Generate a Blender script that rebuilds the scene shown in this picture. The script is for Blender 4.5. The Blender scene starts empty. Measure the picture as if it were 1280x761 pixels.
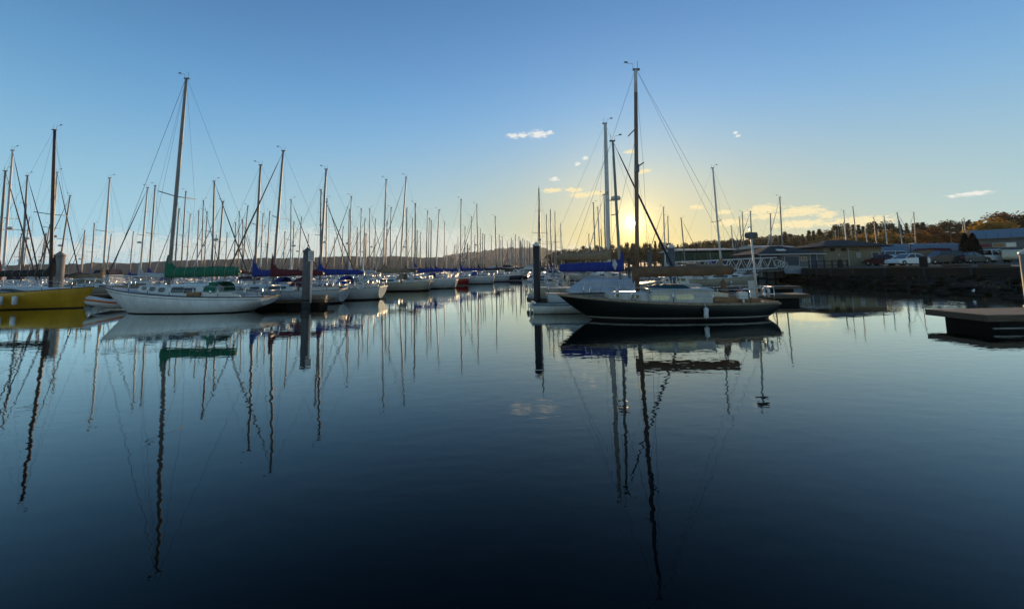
import bpy, math, random
from mathutils import Vector, Matrix
R = math.radians
PI = math.pi
SC = bpy.context.scene
COL = SC.collection
random.seed(7)

# ------------------------------------------------------------------ camera
EYE = 2.2
FPX, CX, CY, PITCH, ROLL = 500.0, 640.0, 290.0, R(5.2), 0.016
cp, sp = math.cos(PITCH), math.sin(PITCH)
UPV = Vector((0, -sp, cp)); FWD = Vector((0, cp, sp)); RGT = Vector((1, 0, 0))
cam_d = bpy.data.cameras.new('camera')
cam = bpy.data.objects.new('camera', cam_d); COL.objects.link(cam)
cr, sr = math.cos(ROLL), math.sin(ROLL)
rx = RGT * cr - UPV * sr
ux = RGT * sr + UPV * cr
m = Matrix((rx, ux, -FWD)).transposed().to_4x4()
m.translation = Vector((0, 0, EYE))
cam.matrix_world = m
cam_d.sensor_width = 36.0
cam_d.lens = 36.0 * FPX / 1280.0
cam_d.shift_y = -(380.5 - CY) / 1280.0
cam_d.clip_start = 0.1
cam_d.clip_end = 30000
SC.camera = cam

# ------------------------------------------------------------------ exposure
SC.view_settings.view_transform = 'Standard'
SC.view_settings.look = 'None'
SC.view_settings.gamma = 1.0
SC.view_settings.use_curve_mapping = False
SC.view_settings.exposure = 0.82
SC.render.engine = 'CYCLES'
SC.cycles.use_denoising = True
SC.cycles.max_bounces = 6
SC.cycles.transparent_max_bounces = 12
SC.cycles.volume_bounces = 0
SC.cycles.sample_clamp_indirect = 6.0

def raydir(px, py):
    dx = (px - CX) / FPX; dy = (CY - py) / FPX
    return rx * dx + ux * dy + FWD
def P(px, py, Y):
    """world point seen at photograph pixel (px, py) standing Y metres away"""
    d = raydir(px, py)
    return Vector((0, 0, EYE)) + d * (Y / d.y)
def W(px, py, z=0.0):
    """point of the level z seen at a photograph pixel"""
    d = raydir(px, py)
    return Vector((0, 0, EYE)) + d * ((z - EYE) / d.z)
def AZEL(px, py):
    d = raydir(px, py).normalized()
    return math.atan2(d.x, d.y), math.asin(d.z)

# ------------------------------------------------------------------ sky and sun
SUN_AZ, SUN_EL = AZEL(790.5, 279)
world = bpy.data.worlds.new('World'); SC.world = world
world.use_nodes = True
wt = world.node_tree; wt.nodes.clear()
def wn(t, **kw):
    n = wt.nodes.new(t)
    for k, v in kw.items(): setattr(n, k, v)
    return n
def wl(a, b): wt.links.new(a, b)
def wmath(op, a, b=None, c=None, clamp=False):
    n = wn('ShaderNodeMath', operation=op); n.use_clamp = clamp
    for i, v in enumerate((a, b, c)):
        if v is None: continue
        if isinstance(v, (int, float)): n.inputs[i].default_value = v
        else: wl(v, n.inputs[i])
    return n.outputs[0]
def wvec(op, a, b=None):
    n = wn('ShaderNodeVectorMath', operation=op)
    for i, v in enumerate((a, b)):
        if v is None: continue
        if isinstance(v, (tuple, Vector)): n.inputs[i].default_value = v
        else: wl(v, n.inputs[i])
    return n
def wmix(fac, a, b, blend='MIX'):
    n = wn('ShaderNodeMix', data_type='RGBA', blend_type=blend)
    for s, v in ((0, fac), (6, a), (7, b)):
        if isinstance(v, (int, float)): n.inputs[s].default_value = v
        elif isinstance(v, tuple): n.inputs[s].default_value = v
        else: wl(v, n.inputs[s])
    return n.outputs[2]
SKY_STRENGTH = 0.10
sky = wn('ShaderNodeTexSky', sky_type='NISHITA')
sky.sun_disc = False
sky.sun_elevation = SUN_EL
sky.sun_rotation = SUN_AZ
sky.altitude = 0
sky.air_density = 1.0
sky.dust_density = 0.2
sky.ozone_density = 3.0
tc = wn('ShaderNodeTexCoord')
dirv = wvec('NORMALIZE', tc.outputs['Generated']).outputs[0]
sep = wn('ShaderNodeSeparateXYZ'); wl(dirv, sep.inputs[0])
az = wmath('ARCTAN2', sep.outputs[0], sep.outputs[1])
el = wmath('ARCSINE', sep.outputs[2])
comb = wn('ShaderNodeCombineXYZ'); wl(az, comb.inputs[0]); wl(el, comb.inputs[1])
AE = comb.outputs[0]
# clouds: puffs with a soft noisy edge at fixed directions of the sky
nz = wn('ShaderNodeTexNoise'); nz.noise_dimensions = '3D'
mp = wn('ShaderNodeMapping'); mp.inputs['Scale'].default_value = (95, 240, 1)
wl(AE, mp.inputs[0]); wl(mp.outputs[0], nz.inputs['Vector'])
nz.inputs['Scale'].default_value = 1.0; nz.inputs['Detail'].default_value = 5.0; nz.inputs['Roughness'].default_value = 0.6
nfac = nz.outputs[0]
def puffs(lst, gain):
    acc = None
    for (px, py, hw, hh) in lst:
        a0, e0 = AZEL(px, py)
        a1, _ = AZEL(px + hw, py); _, e1 = AZEL(px, py - hh)
        d = wvec('SUBTRACT', AE, (a0, e0, 0)).outputs[0]
        s = wvec('MULTIPLY', d, (1 / (a1 - a0), 1 / (e1 - e0), 0)).outputs[0]
        ln = wvec('LENGTH', s).outputs[1]
        v = wmath('SUBTRACT', 1.0, ln)
        acc = v if acc is None else wmath('MAXIMUM', acc, v)
    nn = wmath('MULTIPLY_ADD', nfac, 2.4, -1.2)
    t = wmath('ADD', acc, nn)
    return wmath('MULTIPLY', t, gain, clamp=True)
white = puffs([(642, 170, 11, 4), (653, 169, 8, 4), (673, 168, 15, 6), (687, 166, 6, 3), (722, 205, 4, 3), (731, 198, 4, 3),
               (693, 224, 7, 3), (919.5, 166, 3.2, 2.4), (922.5, 170, 4, 2), (1215, 242, 34, 3.2), (1190, 245, 6, 3)], 1.6)
gold = puffs([(690, 238, 15, 3.5), (712, 237, 7, 3), (727, 244, 16, 4), (748, 241, 18, 3), (787, 190, 9, 3), (804, 214, 11, 3),
              (818, 261, 8, 3), (871, 259, 10, 4), (905, 265, 12, 3), (955, 262, 28, 7), (915, 278, 26, 5), (1003, 264, 34, 7),
              (1034, 268, 14, 6), (965, 270, 40, 4), (1000, 280, 46, 6), (1070, 277, 60, 7), (720, 238, 10, 3)], 2.4)
bank = puffs([(60, 314, 120, 16), (160, 303, 50, 17), (260, 314, 110, 22), (385, 303, 80, 22), (480, 303, 80, 22), (555, 303, 60, 20),
              (620, 318, 120, 26), (40, 303, 60, 9), (700, 322, 90, 18)], 2.2)
# low haze of the evening air: pale blue away from the sun, warm towards it
sdir = Vector((math.sin(SUN_AZ) * math.cos(SUN_EL), math.cos(SUN_AZ) * math.cos(SUN_EL), math.sin(SUN_EL)))
dt = wvec('DOT_PRODUCT', dirv, tuple(sdir)).outputs[1]
ang = wmath('ARCCOSINE', wmath('MINIMUM', dt, 1.0))
def glow(width):
    return wmath('EXPONENT', wmath('MULTIPLY', ang, -1.0 / R(width)))
elp = wmath('MAXIMUM', el, 0.0)
hz = wmath('MULTIPLY', wmath('EXPONENT', wmath('MULTIPLY', wmath('POWER', wmath('MULTIPLY', elp, 1 / R(17.9)), 1.6), -1.0)), 0.864)
away = wn('ShaderNodeMapRange'); away.interpolation_type = 'SMOOTHSTEP'; wl(ang, away.inputs[0])
away.inputs[1].default_value = R(65); away.inputs[2].default_value = R(140); away.inputs[3].default_value = 1.0; away.inputs[4].default_value = 0.32
hz = wmath('MULTIPLY', hz, away.outputs[0])
hcol = wmix(glow(45.7), (1.75, 4.3, 6.4, 1), (3.09, 2.11, 0.0, 1))
up = wn('ShaderNodeMapRange'); up.interpolation_type = 'SMOOTHSTEP'; wl(el, up.inputs[0]); up.inputs[1].default_value = R(7); up.inputs[2].default_value = R(24)
hazy = wmix(hz, sky.outputs[0], hcol)
hazy = wmix(up.outputs[0], hazy, wmix(1.0, hazy, (0.82, 1.08, 1.27, 1), 'MULTIPLY'))
# the sky behind the camera: rosier and brightened, an added fill for the hulls
rear_fill = wn('ShaderNodeMapRange'); rear_fill.interpolation_type = 'SMOOTHSTEP'; wl(ang, rear_fill.inputs[0])
rear_fill.inputs[1].default_value = R(60); rear_fill.inputs[2].default_value = R(135)
hazy = wmix(rear_fill.outputs[0], hazy, wmix(1.0, hazy, (1.95, 1.45, 1.12, 1), 'MULTIPLY'))
core = wmath('MULTIPLY', wmath('LESS_THAN', ang, R(0.40)), 90.0)
gs = wmath('ADD', wmath('ADD', wmath('MULTIPLY', glow(0.85), 26.0), wmath('MULTIPLY', glow(4.5), 1.4)), core)
gl = wvec('SCALE', (1.0, 0.77, 0.32)); wl(gs, gl.inputs[3])
base = wmix(1.0, hazy, gl.outputs[0], 'ADD')
c1 = wmix(wmath('MULTIPLY', bank, 0.62), base, (4.1, 4.3, 4.1, 1))
c2 = wmix(wmath('MULTIPLY', gold, 0.74), c1, (5.9, 4.9, 2.7, 1))
c3 = wmix(wmath('MULTIPLY', white, 0.8), c2, (5.4, 5.2, 4.8, 1))
bg = wn('ShaderNodeBackground'); bg.inputs[1].default_value = SKY_STRENGTH
wo = wn('ShaderNodeOutputWorld')
wl(c3, bg.inputs[0]); wl(bg.outputs[0], wo.inputs[0])

sun_d = bpy.data.lights.new('sun', 'SUN'); sun_d.energy = 3.8; sun_d.angle = R(0.5); sun_d.color = (1.0, 0.68, 0.37)
sun = bpy.data.objects.new('sun', sun_d); COL.objects.link(sun)
sun.rotation_euler = (-sdir).to_track_quat('-Z', 'Y').to_euler()
sun.location = sdir * 500

# ------------------------------------------------------------------ materials
def mat(name, col, rough=0.5, metal=0.0, noise=0.0, nscale=4.0, col2=None, bump=0.0, spec=0.5, stretch=None, coat=0.0):
    mt = bpy.data.materials.new(name); mt.use_nodes = True
    nt = mt.node_tree; b = nt.nodes['Principled BSDF']
    b.inputs['Roughness'].default_value = rough; b.inputs['Metallic'].default_value = metal
    b.inputs['Specular IOR Level'].default_value = spec
    if coat: b.inputs['Coat Weight'].default_value = coat
    c = (*col, 1)
    b.inputs['Base Color'].default_value = c
    if noise or col2 or bump:
        t = nt.nodes.new('ShaderNodeTexCoord')
        mpn = nt.nodes.new('ShaderNodeMapping'); nt.links.new(t.outputs['Object'], mpn.inputs[0])
        if stretch: mpn.inputs['Scale'].default_value = stretch
        n = nt.nodes.new('ShaderNodeTexNoise'); n.inputs['Scale'].default_value = nscale; n.inputs['Detail'].default_value = 5
        nt.links.new(mpn.outputs[0], n.inputs['Vector'])
        if noise or col2:
            cr_ = nt.nodes.new('ShaderNodeValToRGB')
            k = max(0.0, 1 - noise)
            cr_.color_ramp.elements[0].position = 0.36; cr_.color_ramp.elements[1].position = 0.64
            cr_.color_ramp.elements[0].color = (*(col2 if col2 else tuple(v * k for v in col)), 1)
            cr_.color_ramp.elements[1].color = c
            nt.links.new(n.outputs[0], cr_.inputs[0]); nt.links.new(cr_.outputs[0], b.inputs['Base Color'])
        if bump:
            bp = nt.nodes.new('ShaderNodeBump'); bp.inputs['Strength'].default_value = 0.6; bp.inputs['Distance'].default_value = bump
            nt.links.new(n.outputs[0], bp.inputs['Height']); nt.links.new(bp.outputs[0], b.inputs['Normal'])
    return mt

def hull_mat(name, top, bands, rough=0.25):
    """paint in level bands above the waterline: bands = [(height, colour), ...] going up"""
    mt = bpy.data.materials.new(name); mt.use_nodes = True
    nt = mt.node_tree; b = nt.nodes['Principled BSDF']; b.inputs['Roughness'].default_value = rough
    t = nt.nodes.new('ShaderNodeTexCoord'); s = nt.nodes.new('ShaderNodeSeparateXYZ'); nt.links.new(t.outputs['Object'], s.inputs[0])
    mr = nt.nodes.new('ShaderNodeMapRange'); mr.inputs['From Min'].default_value = -0.5; mr.inputs['From Max'].default_value = 1.5
    nt.links.new(s.outputs[2], mr.inputs[0])
    cr_ = nt.nodes.new('ShaderNodeValToRGB'); cr_.color_ramp.interpolation = 'CONSTANT'
    els = cr_.color_ramp.elements
    lst = [(-0.5, (0.02, 0.02, 0.022))] + bands
    els[0].position = 0; els[0].color = (*lst[0][1], 1)
    els[1].position = (lst[1][0] + .5) / 2; els[1].color = (*lst[1][1], 1)
    for h, c in lst[2:]:
        e = els.new((h + .5) / 2); e.color = (*c, 1)
    nt.links.new(mr.outputs[0], cr_.inputs[0])
    n = nt.nodes.new('ShaderNodeTexNoise'); n.inputs['Scale'].default_value = 1.3; n.inputs['Detail'].default_value = 6
    mpn = nt.nodes.new('ShaderNodeMapping'); mpn.inputs['Scale'].default_value = (1, 1, .35)
    nt.links.new(t.outputs['Object'], mpn.inputs[0]); nt.links.new(mpn.outputs[0], n.inputs['Vector'])
    mr2 = nt.nodes.new('ShaderNodeMapRange'); mr2.inputs['From Min'].default_value = .36; mr2.inputs['From Max'].default_value = .56
    mr2.inputs['To Min'].default_value = .80; mr2.inputs['To Max'].default_value = 1.0
    n3 = nt.nodes.new('ShaderNodeTexNoise'); n3.inputs['Scale'].default_value = 1.0; n3.inputs['Detail'].default_value = 4
    mp3 = nt.nodes.new('ShaderNodeMapping'); mp3.inputs['Scale'].default_value = (7, 7, .6)
    nt.links.new(t.outputs['Object'], mp3.inputs[0]); nt.links.new(mp3.outputs[0], n3.inputs['Vector'])
    av = nt.nodes.new('ShaderNodeMath'); av.operation = 'MULTIPLY_ADD'; nt.links.new(n3.outputs[0], av.inputs[0]); av.inputs[1].default_value = .45
    hf = nt.nodes.new('ShaderNodeMath'); hf.operation = 'MULTIPLY'; nt.links.new(n.outputs[0], hf.inputs[0]); hf.inputs[1].default_value = .55
    nt.links.new(hf.outputs[0], av.inputs[2]); nt.links.new(av.outputs[0], mr2.inputs[0])
    mx = nt.nodes.new('ShaderNodeMix'); mx.data_type = 'RGBA'; mx.blend_type = 'MULTIPLY'; mx.inputs[0].default_value = 1
    nt.links.new(cr_.outputs[0], mx.inputs[6]); nt.links.new(mr2.outputs[0], mx.inputs[7])
    nt.links.new(mx.outputs[2], b.inputs['Base Color'])
    return mt

M = {}
M['white'] = mat('white_gelcoat', (.55, .55, .53), .3, noise=.12, nscale=2)
M['offwhite'] = mat('offwhite_deck', (.46, .44, .40), .55, noise=.2, nscale=3)
M['greydeck'] = mat('grey_deck', (.38, .40, .42), .6, noise=.2, nscale=3)
M['cream'] = mat('cream_paint', (.62, .55, .40), .45, noise=.15)
M['wood'] = mat('varnished_wood', (.20, .085, .03), .35, noise=.4, nscale=3, stretch=(1, 8, 8))
M['mastwood'] = mat('varnished_mast', (.17, .085, .04), .4, noise=.35, nscale=4, stretch=(8, 8, .6))
M['darkmast'] = mat('dark_mast', (.055, .028, .022), .45, noise=.3, stretch=(6, 6, .6))
M['teak'] = mat('weathered_teak', (.26, .19, .13), .7, noise=.35, nscale=6)
M['alu'] = mat('anodised_mast', (.22, .21, .20), .5, noise=.2, nscale=3)
M['alulight'] = mat('white_mast_paint', (.56, .54, .51), .5, noise=.15)
M['steel'] = mat('stainless_steel', (.6, .6, .6), .25, metal=1.0)
M['wire'] = mat('rigging_wire', (.12, .12, .12), .5, metal=.4)
M['rope'] = mat('mooring_rope', (.30, .27, .22), .9)
M['green'] = mat('green_canvas', (.006, .13, .07), .85, noise=.3, nscale=5, bump=.02)
M['blue'] = mat('blue_canvas', (.010, .032, .22), .85, noise=.3, nscale=5, bump=.02)
M['navy'] = mat('navy_canvas', (.012, .016, .045), .85, noise=.3, nscale=5, bump=.02)
M['maroon'] = mat('maroon_canvas', (.11, .012, .016), .85, noise=.3, nscale=5, bump=.02)
M['tan'] = mat('tan_canvas', (.24, .17, .105), .9, noise=.25, nscale=5, bump=.02)
M['brown'] = mat('brown_canvas', (.15, .085, .045), .9, noise=.3, nscale=4, bump=.02)
M['blackcanvas'] = mat('black_canvas', (.018, .015, .014), .9, noise=.3, nscale=5, bump=.02)
M['greycanvas'] = mat('grey_canvas', (.42, .44, .47), .85, noise=.2, nscale=2, bump=.03)
M['glass'] = mat('dark_glass', (.012, .013, .016), .06, spec=.6)
M['orange'] = mat('orange_rubber', (.5, .12, .03), .6)
M['red'] = mat('red_paint', (.35, .02, .02), .4)
M['rubber'] = mat('black_rubber', (.015, .015, .015), .7)
M['fender'] = mat('white_fender', (.65, .64, .62), .5, noise=.2)
M['pile'] = mat('dark_piling', (.026, .025, .028), .75, noise=.4, nscale=3, stretch=(4, 4, .5), bump=.02)
M['pilegrey'] = mat('grey_piling', (.095, .098, .105), .75, noise=.35, nscale=3, stretch=(4, 4, .5), bump=.02)
M['piletan'] = mat('pale_piling', (.25, .22, .19), .75, noise=.3, nscale=3, stretch=(4, 4, .5), bump=.02)
M['capwhite'] = mat('white_cap', (.55, .54, .53), .5, noise=.15)
M['plank'] = mat('dock_plank', (.17, .145, .12), .85, noise=.45, nscale=3, stretch=(1, 7, 1), bump=.02)
M['timber'] = mat('dock_timber', (.10, .07, .045), .85, noise=.45, nscale=3, stretch=(.7, 6, 6), bump=.02)
M['float'] = mat('black_float', (.008, .008, .008), .7, noise=.3, spec=.12)
M['trunk'] = mat('bark', (.06, .042, .03), .95, noise=.3)
def leafmat(name, col, **kw):
    mt = mat(name, col, .9, noise=.5, nscale=.5)
    nt = mt.node_tree; b = nt.nodes['Principled BSDF']; out = nt.nodes['Material Output']
    tr = nt.nodes.new('ShaderNodeBsdfTranslucent'); mx = nt.nodes.new('ShaderNodeMixShader'); mx.inputs[0].default_value = .45
    src = b.inputs['Base Color'].links[0].from_socket
    nt.links.new(src, tr.inputs[0]); nt.links.new(b.outputs[0], mx.inputs[1]); nt.links.new(tr.outputs[0], mx.inputs[2]); nt.links.new(mx.outputs[0], out.inputs[0])
    return mt
M['conifer'] = leafmat('conifer_needles', (.055, .055, .025))
M['conifer2'] = leafmat('fir_needles', (.045, .048, .026))
M['yew'] = leafmat('dark_yew_leaves', (.016, .024, .014))
M['leafgreen'] = leafmat('green_leaves', (.10, .10, .04))
M['leafolive'] = leafmat('olive_leaves', (.11, .10, .04))
M['leafgold'] = leafmat('golden_leaves', (.42, .25, .05))
M['leaforange'] = leafmat('orange_leaves', (.28, .12, .025))
M['leafrust'] = leafmat('rust_leaves', (.16, .085, .04))
M['roofdark'] = mat('dark_shingles', (.018, .019, .022), .85, noise=.35, nscale=4, bump=.02)
M['roofblue'] = mat('blue_metal_roof', (.10, .145, .18), .5, metal=.2, noise=.15, nscale=.6)
M['walltan'] = mat('tan_wall', (.21, .175, .12), .85, noise=.2, nscale=1.2)
M['wallgrey'] = mat('grey_wall', (.13, .135, .14), .85, noise=.2, nscale=1.2)
M['wallpale'] = mat('pale_wall', (.30, .31, .33), .85, noise=.2, nscale=1.2)
M['wallgreen'] = mat('dark_green_wall', (.03, .06, .035), .8, noise=.3)
M['trim'] = mat('grey_trim', (.40, .39, .37), .7)
M['darkdoor'] = mat('dark_blue_door', (.03, .045, .07), .6)
M['asphalt'] = mat('asphalt', (.05, .047, .042), .9, noise=.25, nscale=1.5)
M['concrete'] = mat('concrete', (.26, .25, .23), .9, noise=.3, nscale=1.5)
M['bulkhead'] = mat('bulkhead_timber', (.03, .021, .014), .9, noise=.5, nscale=1.5, stretch=(1, 1, 6))
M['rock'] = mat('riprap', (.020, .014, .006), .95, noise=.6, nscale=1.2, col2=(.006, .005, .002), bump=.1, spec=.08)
M['weed'] = mat('dry_weeds', (.13, .085, .035), .95, noise=.5, nscale=.7)
M['land'] = mat('shore_ground', (.075, .062, .035), .95, noise=.4, nscale=.12, col2=(.035, .035, .018))
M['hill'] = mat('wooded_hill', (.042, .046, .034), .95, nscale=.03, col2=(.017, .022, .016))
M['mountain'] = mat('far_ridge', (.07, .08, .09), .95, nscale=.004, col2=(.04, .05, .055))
M['carwhite'] = mat('white_car_paint', (.62, .64, .66), .25, coat=.5)
M['cardark'] = mat('dark_car_paint', (.014, .020, .022), .35, coat=.15)
M['carred'] = mat('dark_red_paint', (.07, .012, .015), .3, coat=.5)
M['tyre'] = mat('tyre_rubber', (.015, .015, .015), .85)
M['rim'] = mat('alloy_rim', (.45, .45, .46), .35, metal=.8)
M['lampglass'] = mat('lamp_glass', (.7, .68, .6), .3)
M['feather'] = mat('white_feathers', (.7, .7, .7), .8)
M['signred'] = mat('red_sign', (.16, .02, .025), .6)
M['blanket'] = mat('teal_tarpaulin', (.012, .06, .075), .8, noise=.4, nscale=5, bump=.03)
H_WHITE = hull_mat('white_hull', None, [(.03, (.03, .035, .05)), (.10, (.42, .43, .43))])
H_WHITE2 = hull_mat('white_hull_blue_stripe', None, [(.03, (.03, .05, .16)), (.14, (.40, .40, .39)), (.80, (.05, .08, .22)), (.87, (.40, .40, .39))])
H_CREAM = hull_mat('cream_hull', None, [(.03, (.06, .02, .02)), (.12, (.34, .30, .23))])
H_NAVY = hull_mat('navy_hull', None, [(.04, (.5, .5, .48)), (.12, (.018, .025, .06))])
H_RED = hull_mat('red_hull', None, [(.04, (.5, .5, .48)), (.10, (.26, .018, .015))])
H_BLACK = hull_mat('black_hull', None, [(.055, (.02, .02, .02)), (.10, (.36, .35, .33)), (.155, (.007, .010, .010))], .42)
H_YELLOW = hull_mat('yellow_hull', None, [(.07, (.50, .27, .02))], .3)
H_HERO = hull_mat('white_sloop_hull', None, [(.05, (.74, .75, .75)), (1.30, (.74, .75, .75))], .3)
H_SKIFF = hull_mat('skiff_hull', None, [(.02, (.55, .54, .50)), (.40, (.08, .22, .32)), (.45, (.55, .54, .5))], .4)

# ------------------------------------------------------------------ mesh helpers
class MB:
    def __init__(s): s.v = []; s.f = []; s.sm = []
    def add(s, vs, fs, smooth=False):
        o = len(s.v); s.v += [tuple(v) for v in vs]
        for f in fs: s.f.append(tuple(o + i for i in f)); s.sm.append(smooth)
        return s
    def box(s, c, d, rot=0.0, taper=1.0, mtx=None):
        x, y, z = d[0] / 2, d[1] / 2, d[2] / 2
        vs = [Vector((sx * x * (taper if sz > 0 else 1), sy * y * (taper if sz > 0 else 1), sz * z)) for sz in (-1, 1) for sy in (-1, 1) for sx in (-1, 1)]
        mt = Matrix.Rotation(rot, 3, 'Z') if mtx is None else mtx
        vs = [mt @ v + Vector(c) for v in vs]
        return s.add(vs, [(0, 2, 3, 1), (4, 5, 7, 6), (0, 1, 5, 4), (2, 6, 7, 3), (0, 4, 6, 2), (1, 3, 7, 5)])
    def rings(s, rings, cap=True, smooth=True, closed=True):
        n = len(rings[0]); o = len(s.v)
        for r_ in rings: s.v += [tuple(p) for p in r_]
        for i in range(len(rings) - 1):
            for j in range(n if closed else n - 1):
                k = (j + 1) % n
                s.f.append((o + i * n + j, o + i * n + k, o + (i + 1) * n + k, o + (i + 1) * n + j)); s.sm.append(smooth)
        if cap and closed:
            s.f.append(tuple(o + j for j in reversed(range(n)))); s.sm.append(False)
            s.f.append(tuple(o + (len(rings) - 1) * n + j for j in range(n))); s.sm.append(False)
        return s
    def tube(s, pts, r, n=6, cap=True):
        pts = [Vector(p) for p in pts]
        rr = r if isinstance(r, (list, tuple)) else [r] * len(pts)
        rings = []
        for i, p in enumerate(pts):
            a = pts[max(0, i - 1)]; b = pts[min(len(pts) - 1, i + 1)]
            d = (b - a).normalized()
            q = d.cross(Vector((0, 0, 1)))
            if q.length < 1e-3: q = d.cross(Vector((1, 0, 0)))
            q.normalize(); w = d.cross(q)
            rings.append([p + (q * math.cos(2 * PI * k / n) + w * math.sin(2 * PI * k / n)) * rr[i] for k in range(n)])
        return s.rings(rings, cap)
    def lathe(s, c, prof, n=12, smooth=True):
        rings = [[(c[0] + r_ * math.cos(2 * PI * k / n), c[1] + r_ * math.sin(2 * PI * k / n), c[2] + z) for k in range(n)] for r_, z in prof]
        return s.rings(rings, True, smooth)
    def prism(s, poly, axis, a, b, smooth=False):
        """poly: 2D points; axis 'y': poly in xz extruded a..b along y; 'z': poly in xy"""
        def mk(p, t):
            return (p[0], t, p[1]) if axis == 'y' else ((p[0], p[1], t) if axis == 'z' else (t, p[0], p[1]))
        n = len(poly)
        vs = [mk(p, a) for p in poly] + [mk(p, b) for p in poly]
        fs = [(i, (i + 1) % n, n + (i + 1) % n, n + i) for i in range(n)]
        s.add(vs, fs, smooth)
        s.add(vs, [tuple(reversed(range(n))), tuple(range(n, 2 * n))])
        return s
    def torus(s, c, R_, r_, axis='y', n=16, k=6):
        vs = []; fs = []
        for i in range(n):
            a = 2 * PI * i / n
            for j in range(k):
                b = 2 * PI * j / k
                u = (R_ + r_ * math.cos(b)); p = (u * math.cos(a), u * math.sin(a), r_ * math.sin(b))
                if axis == 'y': p = (p[0], p[2], p[1])
                elif axis == 'x': p = (p[2], p[0], p[1])
                vs.append((c[0] + p[0], c[1] + p[1], c[2] + p[2]))
        for i in range(n):
            for j in range(k):
                fs.append((i * k + j, ((i + 1) % n) * k + j, ((i + 1) % n) * k + (j + 1) % k, i * k + (j + 1) % k))
        return s.add(vs, fs, True)
    def ball(s, c, r_, n=10, k=6, sc=(1, 1, 1)):
        vs = [(c[0], c[1], c[2] - r_ * sc[2])]; fs = []
        for i in range(1, k):
            a = PI * i / k - PI / 2
            for j in range(n):
                b = 2 * PI * j / n
                vs.append((c[0] + r_ * math.cos(a) * math.cos(b) * sc[0], c[1] + r_ * math.cos(a) * math.sin(b) * sc[1], c[2] + r_ * math.sin(a) * sc[2]))
        vs.append((c[0], c[1], c[2] + r_ * sc[2]))
        for j in range(n): fs.append((0, 1 + (j + 1) % n, 1 + j))
        for i in range(k - 2):
            for j in range(n):
                fs.append((1 + i * n + j, 1 + i * n + (j + 1) % n, 1 + (i + 1) * n + (j + 1) % n, 1 + (i + 1) * n + j))
        t = len(vs) - 1
        for j in range(n): fs.append((t, 1 + (k - 2) * n + j, 1 + (k - 2) * n + (j + 1) % n))
        return s.add(vs, fs, True)
    def build(s, name, mt, parent=None):
        me = bpy.data.meshes.new(name); me.from_pydata(s.v, [], s.f); me.update()
        me.polygons.foreach_set('use_smooth', s.sm)
        if mt: me.materials.append(mt)
        o = bpy.data.objects.new(name, me); COL.objects.link(o)
        if parent: o.parent = parent
        return o

def tag(o, label=None, cat=None, group=None, kind=None):
    if label: o['label'] = label
    if cat: o['category'] = cat
    if group: o['group'] = group
    if kind: o['kind'] = kind
    return o
def thing(name, label, cat, loc=(0, 0, 0), rz=0.0, group=None):
    o = bpy.data.objects.new(name, None); COL.objects.link(o)
    o.location = loc; o.rotation_euler = (0, 0, rz); o.empty_display_size = .3
    return tag(o, label, cat, group)
KIDS = {}
def snapshot():
    KIDS.clear()
    for o in bpy.data.objects:
        if o.parent: KIDS.setdefault(o.parent.name, []).append(o)
def copy_tree(o, parent=None):
    c = o.copy(); COL.objects.link(c)
    if parent: c.parent = parent
    for ch in KIDS.get(o.name, []): copy_tree(ch, c)
    return c

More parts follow.
